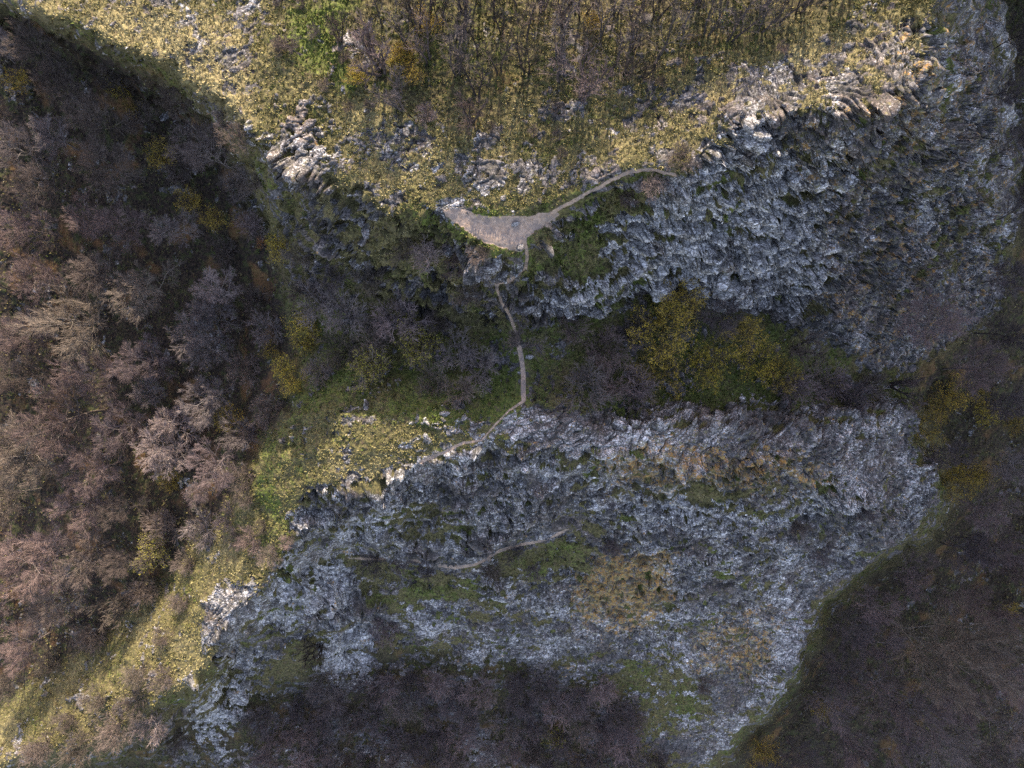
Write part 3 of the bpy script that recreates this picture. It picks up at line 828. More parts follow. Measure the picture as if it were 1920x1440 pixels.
FORK_PARTS = [('trunk', [0, 1, 2], 5), ('twigs', [3, 4], 3)]
MULTI_PARTS = [('trunk', [0, 1], 5), ('twigs', [2, 3], 3)]
TREE_PARTS = [('trunk', [0], 7), ('limbs', [1, 2], 5), ('twigs', [3, 4], 3)]
SLIM_PARTS = [('trunk', [0], 6), ('limbs', [1], 4), ('twigs', [2, 3], 3)]
BUSH_PARTS = [('stems', [0, 1], 4), ('twigs', [2, 3], 3)]
PROTO = {
    'tree': [plant(100 + i, 1, 13.0, 0.0, big_levels(8), TREE_PARTS) for i in range(5)],
    'forked': [plant(140 + i, 3, 9.0, 0.42, big_levels(4), FORK_PARTS) for i in range(2)],
    'slim': [plant(200 + i, 1 + (i % 3), 9.0, 0.16, slim_levels(3, 0.16), MULTI_PARTS) for i in range(5)],
    'small': [plant(240 + i, 4, 4.2, 0.55, slim_levels(5), MULTI_PARTS) for i in range(3)],
    'bush': [plant(300 + i, 9, 2.2, 0.95, bush_levels(4), BUSH_PARTS) for i in range(4)],
    'yellow_tree': [plant(400 + i, 7, 4.6, 0.75, bush_levels(5), BUSH_PARTS, (4200, 0.07)) for i in range(3)],
    'yellow_bush': [plant(450 + i, 9, 2.2, 0.9, bush_levels(4), BUSH_PARTS, (2600, 0.05)) for i in range(2)],
}
NAMEOF = {'tree': 'bare_tree', 'forked': 'forked_bare_tree', 'slim': 'slender_tree', 'small': 'small_bare_tree', 'bush': 'bare_bush', 'yellow_tree': 'budding_tree', 'yellow_bush': 'budding_bush'}
CATOF = {'tree': 'tree', 'forked': 'tree', 'slim': 'tree', 'small': 'tree', 'bush': 'bush', 'yellow_tree': 'tree', 'yellow_bush': 'bush'}
TINTS = {  # words, bark tint, twig tint
    'pale': ('pale grey', (1.5, 1.45, 1.45), (1.4, 1.28, 1.28)),
    'pink': ('pinkish brown', (0.9, 0.82, 0.8), (1.08, 0.90, 0.88)),
    'brown': ('dull brown', (0.75, 0.7, 0.66), (0.85, 0.77, 0.71)),
    'grey': ('grey', (1.1, 1.1, 1.15), (1.15, 1.1, 1.12)),
    'olive': ('olive brown', (0.8, 0.77, 0.7), (0.9, 0.84, 0.72)),
    'dark': ('dark', (0.6, 0.57, 0.6), (0.66, 0.62, 0.68)),
    'mauve': ('mauve grey', (1.15, 1.08, 1.14), (1.2, 1.05, 1.1)),
    'gold': ('bright yellow', (0.8, 0.75, 0.6), (0.9, 0.8, 0.5)),
    'ochre': ('dull ochre', (0.7, 0.65, 0.55), (0.8, 0.7, 0.5)),
    'rust': ('rusty orange', (0.8, 0.7, 0.6), (0.9, 0.7, 0.5)),
}
LEAFT = {'gold': (1.35, 1.35, 1.0), 'ochre': (1.0, 0.93, 0.9), 'rust': (1.0, 0.5, 0.9), 'olive': (0.6, 0.72, 0.8)}
THINGS = []


def add_plant(kind, u, v, rpx=None, tint='brown', group=None, hs=1.0, zone=''):
    pr = PROTO[kind][rng.integers(len(PROTO[kind]))]
    z = plan_z(u, v)
    h0 = pr['_h']
    s = 1.0
    if rpx:
        Dc = H - z - 0.6 * h0
        s = rpx / F * Dc / pr['_r']
    s = float(np.clip(s, 0.3, 1.5))
    x, y, zz = spot(u, v, 0.62 * h0 * s * hs)
    root = bpy.data.objects.new(NAMEOF[kind], None); root.empty_display_size = 0.3
    COL.objects.link(root)
    root.location = (x, y, zz); root.rotation_euler = (rng.normal(0, 0.05), rng.normal(0, 0.05), rng.uniform(0, 6.28)); root.scale = (s, s, s * hs)
    tw, bk, tg = TINTS[tint]
    j = rng.uniform(0.72, 1.28)
    if zone == 'E': j *= 0.88  # right-wood tints dimmed: extra shade put into the colour
    for name, me in pr.items():
        if name[0] == '_': continue
        o = bpy.data.objects.new(name, me); COL.objects.link(o); o.parent = root
        c = tg if name == 'twigs' else bk
        if name == 'limbs': c = tuple(x * 1.2 for x in c)
        if name == 'leaves': c = LEAFT.get(tint, (1, 1, 1))
        if kind in ('slim', 'small'): c = tuple(x * (0.75 if name == 'twigs' else 0.4) for x in c)  # backlit dark side of slim and small trees put into their tint
        o.color = (c[0] * j, c[1] * j, c[2] * j, 1)
    root['category'] = CATOF[kind]
    if group: root['group'] = group
    THINGS.append(dict(o=root, u=u, v=v, kind=kind, tint=tint, zone=zone, r=s * pr['_r'] / (H - zz) * F))
    return root


def scatter(poly, spacing, taken, tries=6000):
    xs = [p[0] for p in poly]; ys = [p[1] for p in poly]; res = []
    T = [tuple(t) for t in taken]
    for _ in range(tries):
        u = random.uniform(min(xs), max(xs)); v = random.uniform(min(ys), max(ys))
        if not inpoly(poly, np.array([u]), np.array([v]))[0]: continue
        if all(math.hypot(u - a, v - b) > 0.5 * (spacing + c) for a, b, c in T):
            T.append((u, v, spacing)); res.append((u, v))
    return res


# west wood: trees that can be told apart (column, row, crown radius, tint)
W_MAIN = [(390, 285, 72, 'pale', 'tree'), (205, 310, 75, 'brown', 'tree'), (185, 222, 60, 'brown', 'tree'), (110, 262, 50, 'grey', 'tree'), (25, 275, 62, 'grey', 'tree'),
          (330, 425, 52, 'grey', 'tree'), (240, 410, 55, 'pink', 'tree'), (60, 425, 62, 'pink', 'tree'), (160, 415, 55, 'pink', 'tree'), (80, 345, 55, 'brown', 'tree'),
          (270, 540, 72, 'olive', 'tree'), (405, 540, 50, 'pale', 'tree'), (380, 628, 85, 'grey', 'forked'), (268, 672, 56, 'mauve', 'tree'), (275, 738, 42, 'grey', 'tree'),
          (390, 738, 60, 'grey', 'tree'), (303, 838, 76, 'pale', 'forked'), (112, 775, 80, 'pink', 'tree'), (62, 868, 82, 'olive', 'tree'), (165, 880, 66, 'pink', 'tree'),
          (130, 605, 80, 'olive', 'tree'), (50, 610, 60, 'pink', 'tree'), (40, 705, 55, 'brown', 'tree'), (15, 930, 66, 'olive', 'tree'), (150, 955, 60, 'pink', 'tree'),
          (380, 925, 36, 'mauve', 'tree'), (60, 1065, 88, 'pink', 'tree'), (160, 1035, 60, 'brown', 'tree'), (100, 1140, 66, 'brown', 'tree'), (235, 1055, 45, 'brown', 'tree'),
          (215, 1135, 40, 'olive', 'small'), (40, 1215, 55, 'pink', 'tree'), (60, 520, 60, 'pink', 'tree'), (180, 510, 60, 'brown', 'tree'), (330, 190, 45, 'brown', 'tree'),
          (60, 80, 60, 'brown', 'tree'), (110, 160, 55, 'brown', 'tree'), (190, 130, 46, 'brown', 'tree'), (265, 215, 40, 'brown', 'tree'), (230, 960, 45, 'brown', 'tree')]
taken = []
for (u, v, r, t, k) in W_MAIN:
    add_plant(k, u, v, r * 0.86, t, 'bare trees of the left wood', hs=random.uniform(0.8, 1.15), zone='W'); taken.append((u, v, r * 1.25))
W_YEL = [(568, 608, 32, 'gold', 'yellow_bush'), (572, 645, 24, 'gold', 'yellow_bush'), (530, 690, 24, 'gold', 'yellow_tree'), (548, 722, 26, 'gold', 'yellow_tree'), (520, 462, 26, 'gold', 'yellow_bush'), (490, 453, 12, 'rust', 'yellow_bush'),
         (404, 412, 30, 'ochre', 'yellow_tree'), (300, 288, 30, 'ochre', 'yellow_tree'), (222, 168, 26, 'gold', 'yellow_tree'), (30, 148, 26, 'ochre', 'yellow_tree'), (355, 375, 26, 'ochre', 'yellow_tree'), (248, 205, 18, 'ochre', 'yellow_tree'),
         (282, 1035, 38, 'olive', 'yellow_bush'), (425, 785, 30, 'ochre', 'yellow_tree'), (318, 905, 22, 'ochre', 'yellow_tree'), (505, 660, 20, 'ochre', 'yellow_tree')]
for (u, v, r, t, k) in W_YEL:
    add_plant(k, u, v, r, t, 'yellow budding shrubs of the left wood', zone='W'); taken.append((u, v, r * 1.4))
W_BUSH = [(455, 818, 42, 'grey'), (500, 765, 38, 'brown'), (594, 568, 46, 'grey'), (597, 695, 30, 'pale'), (560, 545, 36, 'brown'), (470, 280, 30, 'brown'), (480, 350, 30, 'brown'), (470, 420, 30, 'mauve'), (420, 470, 32, 'brown'),
          (480, 560, 40, 'brown'), (500, 620, 34, 'grey'), (455, 690, 36, 'brown'), (450, 900, 34, 'brown'), (370, 1000, 36, 'grey'), (422, 975, 30, 'mauve'), (300, 990, 34, 'brown'), (345, 1060, 26, 'brown'), (260, 1110, 34, 'brown'), (160, 1200, 36, 'brown'), (90, 1250, 30, 'olive'),
          (350, 300, 30, 'brown'), (440, 350, 34, 'grey'), (420, 230, 26, 'dark'), (330, 330, 30, 'brown')]
for (u, v, r, t) in W_BUSH:
    add_plant('bush', u, v, r, t, 'bare bushes at the foot of the left slopes', zone='W'); taken.append((u, v, r * 1.3))
fillW = scatter([(-40, 60), (80, 60), (290, 150), (420, 270), (470, 420), (520, 560), (520, 760), (470, 850), (390, 970), (290, 1070), (190, 1170), (60, 1260), (-40, 1300)], 78, taken)
for (u, v) in fillW[:60]:
    t = random.choice(['pink', 'brown', 'pink', 'olive', 'brown', 'mauve']) if v > 330 else random.choice(['brown', 'brown', 'grey', 'pink'])
    add_plant('tree', u, v, random.uniform(38, 54), t, 'bare trees of the left wood', zone='W')

# grove on the plateau
G_MAIN = [(742, 178, 42, 'grey', 'small'), (880, 205, 40, 'pink', 'small'), (700, 95, 44, 'mauve', 'small'), (1100, 145, 44, 'mauve', 'small'), (850, 90, 46, 'grey', 'slim'), (1055, 60, 44, 'grey', 'slim'), (935, 100, 40, 'brown', 'slim'), (990, 90, 40, 'brown', 'slim'), (625, 50, 26, 'brown', 'small'), (538, 82, 24, 'brown', 'bush'), (520, 88, 18, 'brown', 'bush'), (588, 60, 16, 'dark', 'bush'), (645, 105, 14, 'pink', 'bush'),
          (517, 2, 12, 'dark', 'bush'), (565, 2, 14, 'brown', 'bush'), (605, 160, 14, 'brown', 'bush'), (1045, 200, 16, 'brown', 'bush'), (1180, 120, 26, 'brown', 'small'), (1215, 130, 24, 'brown', 'small'), (1000, 245, 12, 'brown', 'bush'), (1045, 250, 10, 'dark', 'bush'), (1055, 285, 12, 'brown', 'bush'), (1240, 150, 12, 'brown', 'bush'), (922, 235, 14, 'brown', 'bush'), (800, 210, 22, 'mauve', 'bush'), (1470, 90, 14, 'pink', 'bush'), (655, 200, 10, 'brown', 'bush'), (690, 195, 10, 'brown', 'bush')]
taken = []
for (u, v, r, t, k) in G_MAIN:
    add_plant(k, u, v, r, t, 'bare trees and bushes on the plateau', zone='G'); taken.append((u, v, r * 1.1))
G_YEL = [(760, 95, 28, 'ochre'), (745, 115, 26, 'gold'), (800, 40, 28, 'ochre'), (668, 140, 22, 'gold'), (775, 140, 24, 'ochre'), (1110, 40, 20, 'ochre')]
for (u, v, r, t) in G_YEL:
    add_plant('yellow_tree' if r > 30 else 'yellow_bush', u, v, r, t, 'yellow budding shrubs in the grove', zone='G'); taken.append((u, v, r * 0.7))
fillG = scatter([(640, -90), (1640, -90), (1560, 0), (1480, 25), (1400, 35), (1300, 55), (1200, 80), (1100, 100), (1000, 125), (890, 140), (800, 120), (700, 30)], 40, taken)
for (u, v) in fillG[:62]:
    add_plant('slim', u, v, random.uniform(30, 50), random.choice(['grey', 'mauve', 'dark', 'grey', 'brown']), 'slender bare trees of the plateau grove', hs=random.uniform(0.8, 1.1), zone='G')

# saddle, gully and cliff foot
S_LIST = [('yellow_tree', 1250, 610, 62, 'ochre'), ('yellow_tree', 1238, 685, 56, 'ochre'), ('yellow_tree', 1282, 560, 44, 'ochre'), ('yellow_tree', 1330, 680, 50, 'gold'), ('yellow_tree', 1395, 625, 42, 'ochre'), ('yellow_tree', 1425, 680, 46, 'gold'), ('yellow_tree', 1465, 700, 36, 'ochre'),
          ('tree', 1352, 592, 48, 'dark'), ('bush', 1100, 715, 62, 'grey'), ('small', 970, 640, 46, 'grey'), ('bush', 905, 690, 46, 'grey'), ('bush', 855, 665, 44, 'grey'), ('bush', 870, 735, 36, 'brown'),
          ('yellow_bush', 780, 648, 44, 'olive'), ('yellow_bush', 695, 690, 40, 'olive'), ('bush', 740, 590, 50, 'mauve'), ('bush', 645, 592, 46, 'grey'), ('bush', 640, 660, 42, 'olive'), ('bush', 700, 640, 40, 'brown'), ('bush', 1135, 650, 44, 'pink'), ('bush', 1150, 720, 46, 'pink'), ('bush', 1200, 730, 40, 'mauve'), ('bush', 1190, 620, 40, 'dark'),
          ('small', 1520, 650, 52, 'brown'), ('bush', 1500, 730, 40, 'mauve'), ('bush', 1560, 720, 40, 'mauve'), ('bush', 1640, 720, 28, 'brown'), ('bush', 1600, 740, 36, 'dark'), ('small', 1700, 722, 36, 'mauve'), ('bush', 1070, 615, 36, 'pink'), ('bush', 820, 600, 38, 'brown'), ('bush', 810, 720, 32, 'olive'),
          ('bush', 800, 475, 34, 'pale'), ('bush', 850, 480, 32, 'pink'), ('bush', 900, 478, 24, 'brown'), ('bush', 760, 470, 30, 'brown'), ('bush', 1225, 350, 26, 'pale'), ('bush', 1185, 358, 20, 'pink'), ('bush', 1285, 292, 34, 'brown'), ('bush', 560, 480, 34, 'olive'), ('bush', 690, 530, 34, 'olive'), ('bush', 620, 520, 30, 'dark'), ('bush', 880, 560, 30, 'brown')]
for (k, u, v, r, t) in S_LIST:
    add_plant(k, u, v, r, t, 'trees and bushes of the saddle and cliff foot', zone='S')

# east wood
E_MAIN = [(1740, 1225, 112, 'olive'), (1680, 1315, 84, 'mauve'), (1812, 1120, 52, 'pink'), (1862, 1155, 42, 'pink'), (1850, 1242, 46, 'grey'), (1895, 1290, 60, 'mauve'), (1800, 1315, 60, 'mauve'), (1885, 1365, 60, 'grey'), (1770, 1405, 62, 'grey'), (1860, 1425, 50, 'grey'), (1690, 1405, 55, 'mauve'), (1600, 1395, 50, 'mauve'),
          (1760, 600, 74, 'mauve'), (1830, 690, 60, 'mauve'), (1880, 620, 50, 'dark'), (1870, 1030, 62, 'mauve'), (1905, 1070, 44, 'pink'), (1800, 1030, 50, 'dark'), (1720, 1080, 52, 'mauve'), (1640, 1130, 48, 'mauve'), (1590, 1180, 48, 'dark'), (1660, 1200, 60, 'mauve'), (1580, 1260, 54, 'dark'), (1560, 1330, 48, 'mauve'), (1500, 1420, 46, 'dark'),
          (1850, 950, 52, 'mauve'), (1900, 880, 52, 'grey'), (1780, 850, 44, 'dark'), (1890, 520, 46, 'dark'), (1905, 400, 44, 'dark'), (1895, 160, 40, 'dark'), (1910, 60, 44, 'dark'), (1905, 270, 40, 'dark'), (1900, 760, 50, 'dark'), (1440, 1440, 40, 'dark')]
for (u, v, r, t) in E_MAIN:
    add_plant('tree', u, v, r * 0.86, t, 'bare trees of the right wood', hs=random.uniform(0.8, 1.2), zone='E')
E_YEL = [(1790, 740, 36, 'ochre'), (1852, 775, 26, 'gold'), (1740, 800, 38, 'ochre'), (1840, 745, 26, 'ochre'), (1760, 770, 26, 'ochre'), (1840, 890, 36, 'ochre'), (1790, 900, 34, 'ochre'), (1905, 795, 20, 'ochre'), (1430, 1415, 34, 'ochre'), (1545, 1335, 22, 'ochre'), (1900, 1145, 16, 'ochre')]
for (u, v, r, t) in E_YEL:
    add_plant('yellow_tree', u, v, r, t, 'yellow budding trees of the right wood', zone='E')

# crag ledges and the brush along the bottom
B_LIST = [('small', 585, 1235, 46, 'olive'), ('bush', 600, 1288, 40, 'grey'), ('bush', 1130, 1300, 40, 'mauve'), ('bush', 965, 1040, 24, 'dark'), ('bush', 745, 1060, 26, 'mauve'), ('bush', 700, 1060, 24, 'dark'), ('bush', 800, 1075, 22, 'dark'), ('bush', 1000, 1070, 20, 'dark'), ('bush', 720, 1180, 30, 'mauve'), ('bush', 920, 1075, 22, 'brown'), ('bush', 1150, 1030, 20, 'mauve'),
          ('bush', 820, 1285, 50, 'mauve'), ('bush', 900, 1305, 50, 'mauve'), ('bush', 975, 1285, 42, 'dark'), ('bush', 1045, 1330, 48, 'mauve'), ('bush', 750, 1330, 52, 'grey'), ('bush', 690, 1300, 42, 'dark'), ('bush', 950, 1365, 48, 'grey'), ('bush', 1050, 1400, 50, 'dark'), ('bush', 860, 1390, 46, 'mauve'), ('bush', 1130, 1380, 42, 'mauve'), ('bush', 780, 1400, 40, 'dark'), ('bush', 660, 1360, 42, 'brown'), ('bush', 920, 1420, 44, 'grey'), ('bush', 1190, 1360, 36, 'mauve'),
          ('yellow_bush', 1040, 1385, 22, 'olive'), ('bush', 1000, 1425, 40, 'brown'), ('bush', 560, 1330, 44, 'dark'), ('bush', 520, 1390, 46, 'mauve'), ('bush', 600, 1410, 44, 'dark'), ('bush', 740, 1440, 40, 'brown'), ('bush', 1180, 1430, 36, 'dark'),
          ('bush', 275, 1370, 46, 'pale'), ('bush', 205, 1378, 44, 'brown'), ('bush', 240, 1322, 36, 'brown'), ('bush', 322, 1392, 32, 'brown'), ('bush', 175, 1318, 30, 'olive'), ('bush', 140, 1412, 40, 'olive'), ('bush', 60, 1412, 36, 'brown'), ('bush', 300, 1275, 26, 'brown'), ('bush', 250, 1270, 26, 'olive'), ('bush', 120, 1355, 22, 'brown'),
          ('bush', 465, 1020, 26, 'pink'), ('bush', 500, 1042, 24, 'brown'), ('bush', 535, 1018, 16, 'pink'), ('bush', 440, 1010, 20, 'brown'), ('bush', 330, 1130, 22, 'brown'), ('bush', 300, 1200, 22, 'brown'), ('bush', 460, 940, 22, 'brown'), ('bush', 490, 985, 18, 'olive'), ('bush', 1620, 965, 24, 'dark'), ('bush', 1540, 1035, 26, 'dark'), ('bush', 1500, 990, 22, 'brown'), ('bush', 1320, 1290, 20, 'brown')]
for (k, u, v, r, t) in B_LIST:
    add_plant(k, u, v, r, t, 'bushes of the crag and the lower slopes', zone='B')

fillB = scatter([(640, 1285), (760, 1270), (1000, 1275), (1150, 1330), (1220, 1400), (1240, 1450), (480, 1450), (470, 1360), (560, 1300)], 42, [(a[1], a[2], a[3] * 0.9) for a in B_LIST])
for (u, v) in fillB[:30]:
    add_plant('bush', u, v, random.uniform(34, 46), random.choice(['dark', 'mauve', 'brown', 'dark']), 'bushes of the crag and the lower slopes', zone='B')

# ------------------------------------------------------------------ boulders


def boulder_mesh(seed):
    r = np.random.default_rng(seed)
    import bmesh
    bm = bmesh.new(); bmesh.ops.create_icosphere(bm, subdivisions=5, radius=1.0)
    V = np.array([v.co[:] for v in bm.verts]); Fq = np.array([[v.index for v in f.verts] for f in bm.faces]); bm.free()
    n = V.copy()
    for _ in range(18):                       # cleave flat faces
        d = norm(r.normal(0, 1, 3)); off = r.uniform(0.42, 0.8)
        h = V @ d; V = V - np.outer(np.maximum(h - off, 0), d) * 0.9
    V += n * (0.16 * fbm(n * 1.8, 4, seed * 1.3) + 0.05 * vnoise(n * 7, seed))[:, None]
    a, b, c, _q = worley(n * 2.4, seed * 0.7)
    V -= n * (0.10 * (1 - sstep(0.02, 0.16, b - a)))[:, None]
    return mesh_arrays('boulder', V, Fq, True, (M_ROCK,))


BM = [boulder_mesh(500 + i) for i in range(6)]
BOULD = [  # column, row, half length px, white, lichen, flatness, turn, label
    (985, 523, 9, 0.9, 0.1, 0.8, 0.3, 'rounded pale boulder beside the bend of the trail below the clearing'),
    (922, 503, 17, 0.9, 0.0, 0.8, 0.2, 'cracked pale rock above the trail bend, largest of its cluster'),
    (945, 515, 11, 0.9, 0.0, 0.6, 1.0, 'flat pale rock touching the upper side of the trail bend'),
    (897, 520, 10, 0.9, 0.0, 0.7, 2.0, 'small pale rock left of the cracked rock above the trail bend'),
    (996, 578, 15, 0.8, 0.1, 0.9, 0.5, 'smooth grey rock knob right of the trail at the cliff foot'),
    (995, 668, 10, 1.0, 0.0, 0.6, 0.2, 'white rock lump right of the path on the saddle'),
    (968, 418, 10, 1.2, 0.2, 0.5, 0.4, 'low brown rock poking out of the dirt clearing'),
    (974, 462, 13, 0.8, 0.1, 0.7, 1.2, 'pale rock at the lower tip of the dirt clearing'),
    (945, 372, 10, 0.7, 0.0, 0.7, 0.6, 'small pale rock in grass just above the clearing'),
    (828, 332, 17, 0.3, 0.2, 0.7, 0.1, 'dark-sided rock mound on the plateau, above the clearing left end'),
    (970, 318, 12, 0.4, 0.1, 0.7, 0.8, 'dark-sided rock on the plateau straight above the clearing'),
    (626, 302, 11, 0.4, 0.1, 0.8, 0.4, 'grey boulder at the left plateau edge with turf below it'),
    (686, 345, 11, 0.6, 0.1, 0.8, 1.4, 'upright grey rock on the plateau edge above the mossy wall'),
    (676, 412, 16, 0.95, 0.0, 0.6, 1.9, 'pale upper rock rib jutting from the mossy wall'),
    (684, 440, 15, 0.95, 0.0, 0.6, 1.7, 'pale lower rock rib jutting from the mossy wall'),
    (718, 533, 9, 0.9, 0.0, 0.7, 0.3, 'small pale rock low on the mossy wall'),
    (1402, 868, 17, 0.5, 0.6, 0.8, 0.1, 'long lichen-brown block in the rock hollow on the crag'),
    (1395, 850, 11, 0.6, 0.3, 0.8, 0.9, 'rounded grey block sitting above the long lichen block'),
    (1424, 866, 11, 0.4, 1.0, 0.8, 1.5, 'orange lichened block at the right end of the rock hollow'),
    (1438, 842, 10, 0.4, 1.0, 0.9, 0.3, 'orange lichened knob up and right of the rock hollow'),
    (1352, 850, 16, 0.4, 0.8, 0.7, -0.5, 'ochre lichened rock at the rim left of the rock hollow'),
    (1340, 845, 12, 0.5, 0.9, 0.8, 1.0, 'ochre rounded rock on the pale crag top left of the hollow rim'),
    (1440, 860, 12, 0.3, 0.9, 0.7, 0.2, 'brown lichened rock right of the orange block'),
    (1515, 803, 9, 0.3, 0.5, 0.9, 0.2, 'squarish olive rock alone on the dark crag slope'),
    (1022, 835, 13, 0.8, 0.4, 0.6, 0.4, 'pale slab with ochre stain near the crag summit'),
    (835, 775, 13, 0.9, 0.0, 0.7, 0.3, 'pale rock at the shadow edge on the sunlit shelf'),
    (868, 785, 10, 0.9, 0.0, 0.6, 0.8, 'second pale rock right of it along the shelf upper edge'),
    (1216, 372, 11, 0.2, 0.1, 0.9, 0.7, 'dark rock under the bush at the path right end'),
    (1213, 1065, 15, 0.5, 1.0, 0.6, 0.3, 'ochre slab, highest of the lichened rocks on the lower face'),
    (1133, 1108, 15, 0.5, 1.0, 0.6, 0.2, 'ochre slab left of the dark cleft on the lower face'),
    (1168, 1160, 18, 0.5, 1.0, 0.6, 0.5, 'broad ochre slab, lowest of the lichened rocks'),
    (1215, 1115, 14, 0.5, 1.0, 0.7, 1.3, 'ochre block right of the dark cleft on the lower face'),
    (1100, 1115, 12, 0.6, 0.8, 0.7, 0.9, 'small ochre block, leftmost of the lichened rocks'),
    (1770, 225, 7, 0.3, 1.0, 0.9, 0.5, 'small golden lichened pinnacle on the right cliff'),
    (1725, 120, 13, 0.3, 0.9, 0.8, 0.5, 'rusty lichened block on the upper right plateau rim'),
    (1590, 205, 10, 0.3, 0.8, 0.8, 0.2, 'straw-coloured rock lip on the plateau rim above the dark cliff'),
    (290, 98, 12, 0.3, 0.1, 0.9, 0.4, 'dark round rock on the upper left plateau rim'),
    (440, 130, 14, 0.4, 0.1, 0.6, 0.2, 'layered grey rock near the upper left plateau rim'),
    (470, 1095, 14, 0.9, 0.1, 0.6, 0.4, 'sunlit pale rock at the top of the lower left outcrop'),
    (255, 1130, 12, 0.5, 0.3, 0.5, 0.9, 'pale rock in scrub on the upper edge of the sunlit ridge'),
]
for (u, v, r, wht, li, fl, tn, lab) in BOULD:
    D = H - plan_z(u, v); s = 0.85 * r / F * D; wht *= 0.6
    x, y, z = spot(u, v, 0.3 * s)
    o = bpy.data.objects.new('boulder', BM[rng.integers(len(BM))]); COL.objects.link(o)
    o.location = (x, y, z - 0.05 * s); o.scale = (s * 1.2, s * 0.75, s * fl * 0.7); o.rotation_euler = (rng.normal(0, 0.2), rng.normal(0, 0.2), tn)
    o.color = (wht, li, 0, 1)
    tag(o, lab, 'boulder', 'boulders and blocks on crag and plateau')

# ------------------------------------------------------------------ labels for every plant
ROWS_W = [(140, 'near the top'), (300, 'level with the grove foot'), (480, 'level with the dirt clearing'), (600, 'level with the mossy wall'), (770, 'level with the saddle path'), (930, 'level with the sunlit shelf'), (1100, 'level with the ledge trail'), (9999, 'above the sunlit ridge')]
ROWS_E = [(330, 'by the right plateau rim'), (700, 'below the dark cliff'), (960, 'beside the crag tip'), (1150, 'below the crag tip'), (1290, 'beside the lower crag'), (9999, 'in the bottom right corner')]


def where(t):
    u, v, z = t['u'], t['v'], t['zone']
    if z == 'W':
        row = next(w for lim, w in ROWS_W if v < lim)
        c = 'at the left edge' if u < 100 else ('in the left wood' if u < 270 else 'near the crag side')
        return c + ' ' + row
    if z == 'E':
        row = next(w for lim, w in ROWS_E if v < lim)
        return ('at the right edge ' if u > 1860 else 'in the right wood ') + row
    if z == 'G':
        c = 'left part' if u < 760 else ('middle' if u < 960 else ('mid-right' if u < 1200 else 'right part'))
        d = 'back' if v < 20 else ('middle row' if v < 110 else 'front')
        return 'in plateau grove %s, %s' % (c, d)
    if z == 'S':
        if v < 540: return 'on the plateau edge wall ' + ('left of the trail' if u < 980 else 'right of the trail')
        if u < 760: return 'under the mossy wall far left of the path'
        if u < 980: return 'just left of the saddle path'
        if u < 1170: return 'just right of the saddle path'
        if u < 1480: return 'in the gully under the pale cliff'
        return 'at the gully right end'
    if u < 420 and v > 1100: return 'on the lower left ridge'
    if u < 560 and v < 1100: return 'on the sunlit slope left of the crag'
    if v < 1210 and u < 1240: return 'along the ledge trail on the crag'
    if u > 1250: return 'on the crag right flank'
    return 'in the brush below the crag ' + ('left' if u < 680 else ('middle' if u < 960 else 'right'))


KW = {'tree': 'bare tree', 'forked': 'forked bare tree', 'slim': 'slender bare tree', 'small': 'small bare tree', 'bush': 'bare bush', 'yellow_tree': 'budding tree', 'yellow_bush': 'budding bush'}
cells = {}
for t in THINGS:
    cells.setdefault((TINTS[t['tint']][0] + ' ' + KW[t['kind']], where(t)), []).append(t)
ORD = ['first', 'second', 'third', 'fourth', 'fifth', 'sixth', 'seventh', 'eighth', 'ninth', 'tenth', 'eleventh', 'twelfth']
NUM = ['', 'one', 'two', 'three', 'four', 'five', 'six', 'seven', 'eight', 'nine', 'ten', 'eleven', 'twelve']
for (k, w), ts in cells.items():
    sp_u = max(t['u'] for t in ts) - min(t['u'] for t in ts); sp_v = max(t['v'] for t in ts) - min(t['v'] for t in ts)
    hor = sp_u > sp_v
    ts.sort(key=lambda t: t['u'] if hor else t['v'])
    for i, t in enumerate(ts):
        ex = ''
        if len(ts) > 1:
            if len(ts) == 2: ex = (('left' if i == 0 else 'right') if hor else ('upper' if i == 0 else 'lower')) + ' of two'
            elif i == 0: ex = 'leftmost' if hor else 'topmost'
            elif i == len(ts) - 1: ex = 'rightmost' if hor else 'lowest'
            else: ex = ORD[min(i, 11)] + (' from left' if hor else ' from top')
        t['o']['label'] = (k + ' ' + w + ((', ' + ex) if ex else ''))[:140]

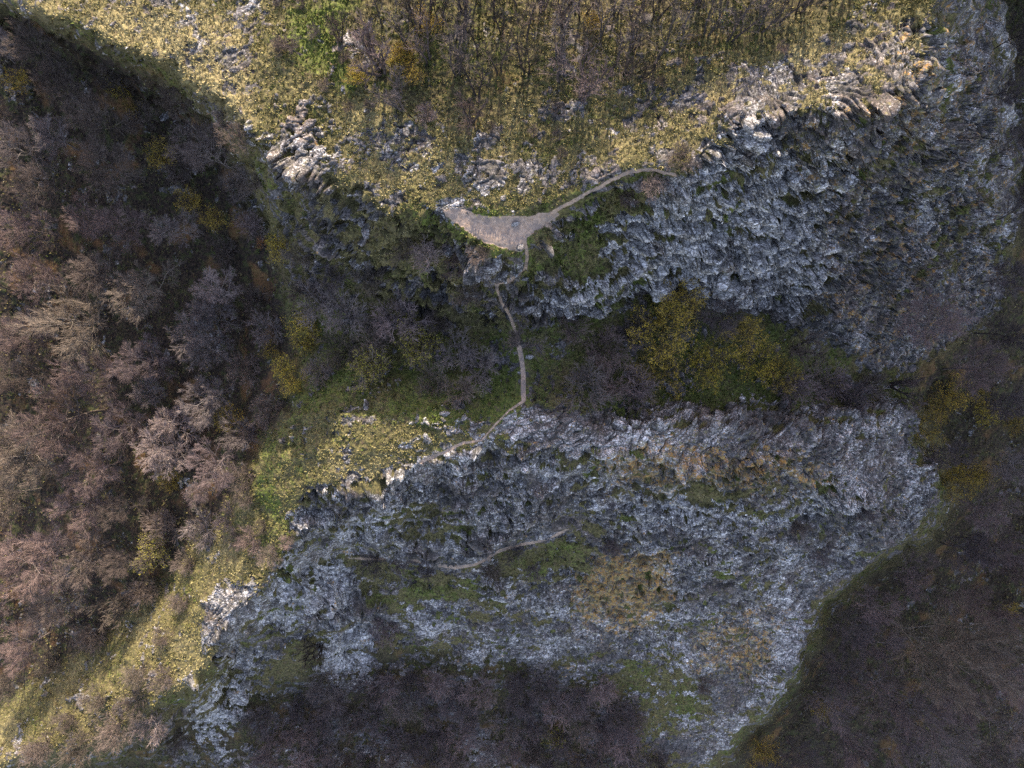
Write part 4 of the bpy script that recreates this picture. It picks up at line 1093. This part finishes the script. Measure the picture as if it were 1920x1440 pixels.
# ------------------------------------------------------------------ light, sky, camera
EL = math.radians(28.5)
AZ = math.atan2(0.1, 1.0)                      # sun stands to the north, a little east
to_sun = Vector((math.sin(AZ) * math.cos(EL), math.cos(AZ) * math.cos(EL), math.sin(EL)))
sun = bpy.data.lights.new('sun', 'SUN'); sun.energy = 3.2; sun.angle = math.radians(0.5); sun.color = (1.0, 0.88, 0.70)
so = bpy.data.objects.new('sun', sun); COL.objects.link(so)
so.rotation_euler = to_sun.to_track_quat('Z', 'Y').to_euler(); so.location = to_sun * 150

w = bpy.data.worlds.new('World'); scene.world = w; w.use_nodes = True
nt = w.node_tree; nt.nodes.clear()
sky = nt.nodes.new('ShaderNodeTexSky'); sky.sky_type = 'NISHITA'; sky.sun_disc = False
sky.sun_elevation = EL; sky.sun_rotation = AZ; sky.altitude = 300; sky.air_density = 1.0; sky.dust_density = 1.6; sky.ozone_density = 1.5
bg = nt.nodes.new('ShaderNodeBackground'); bg.inputs[1].default_value = 0.15
wo = nt.nodes.new('ShaderNodeOutputWorld')
tn = nt.nodes.new('ShaderNodeMix'); tn.data_type = 'RGBA'; tn.blend_type = 'MULTIPLY'; tn.inputs[0].default_value = 1.0
tn.inputs[7].default_value = (1.24, 1.0, 0.90, 1)
nt.links.new(sky.outputs[0], tn.inputs[6]); nt.links.new(tn.outputs[2], bg.inputs[0]); nt.links.new(bg.outputs[0], wo.inputs[0])

cam = bpy.data.cameras.new('camera'); cam.sensor_width = 36.0; cam.lens = 36.0 * F / 1920.0
cam.clip_start = 0.5; cam.clip_end = 6000
co = bpy.data.objects.new('camera', cam); COL.objects.link(co)
co.location = (0, 0, H); co.rotation_euler = (0, 0, 0)
scene.camera = co
scene.render.resolution_x = 1024; scene.render.resolution_y = 768
vs = scene.view_settings
vs.view_transform = 'Standard'; vs.look = 'None'; vs.gamma = 1.0; vs.use_curve_mapping = False; vs.exposure = 2.0
scene.cycles.max_bounces = 4; scene.cycles.diffuse_bounces = 3
scene.cycles.use_denoising = False
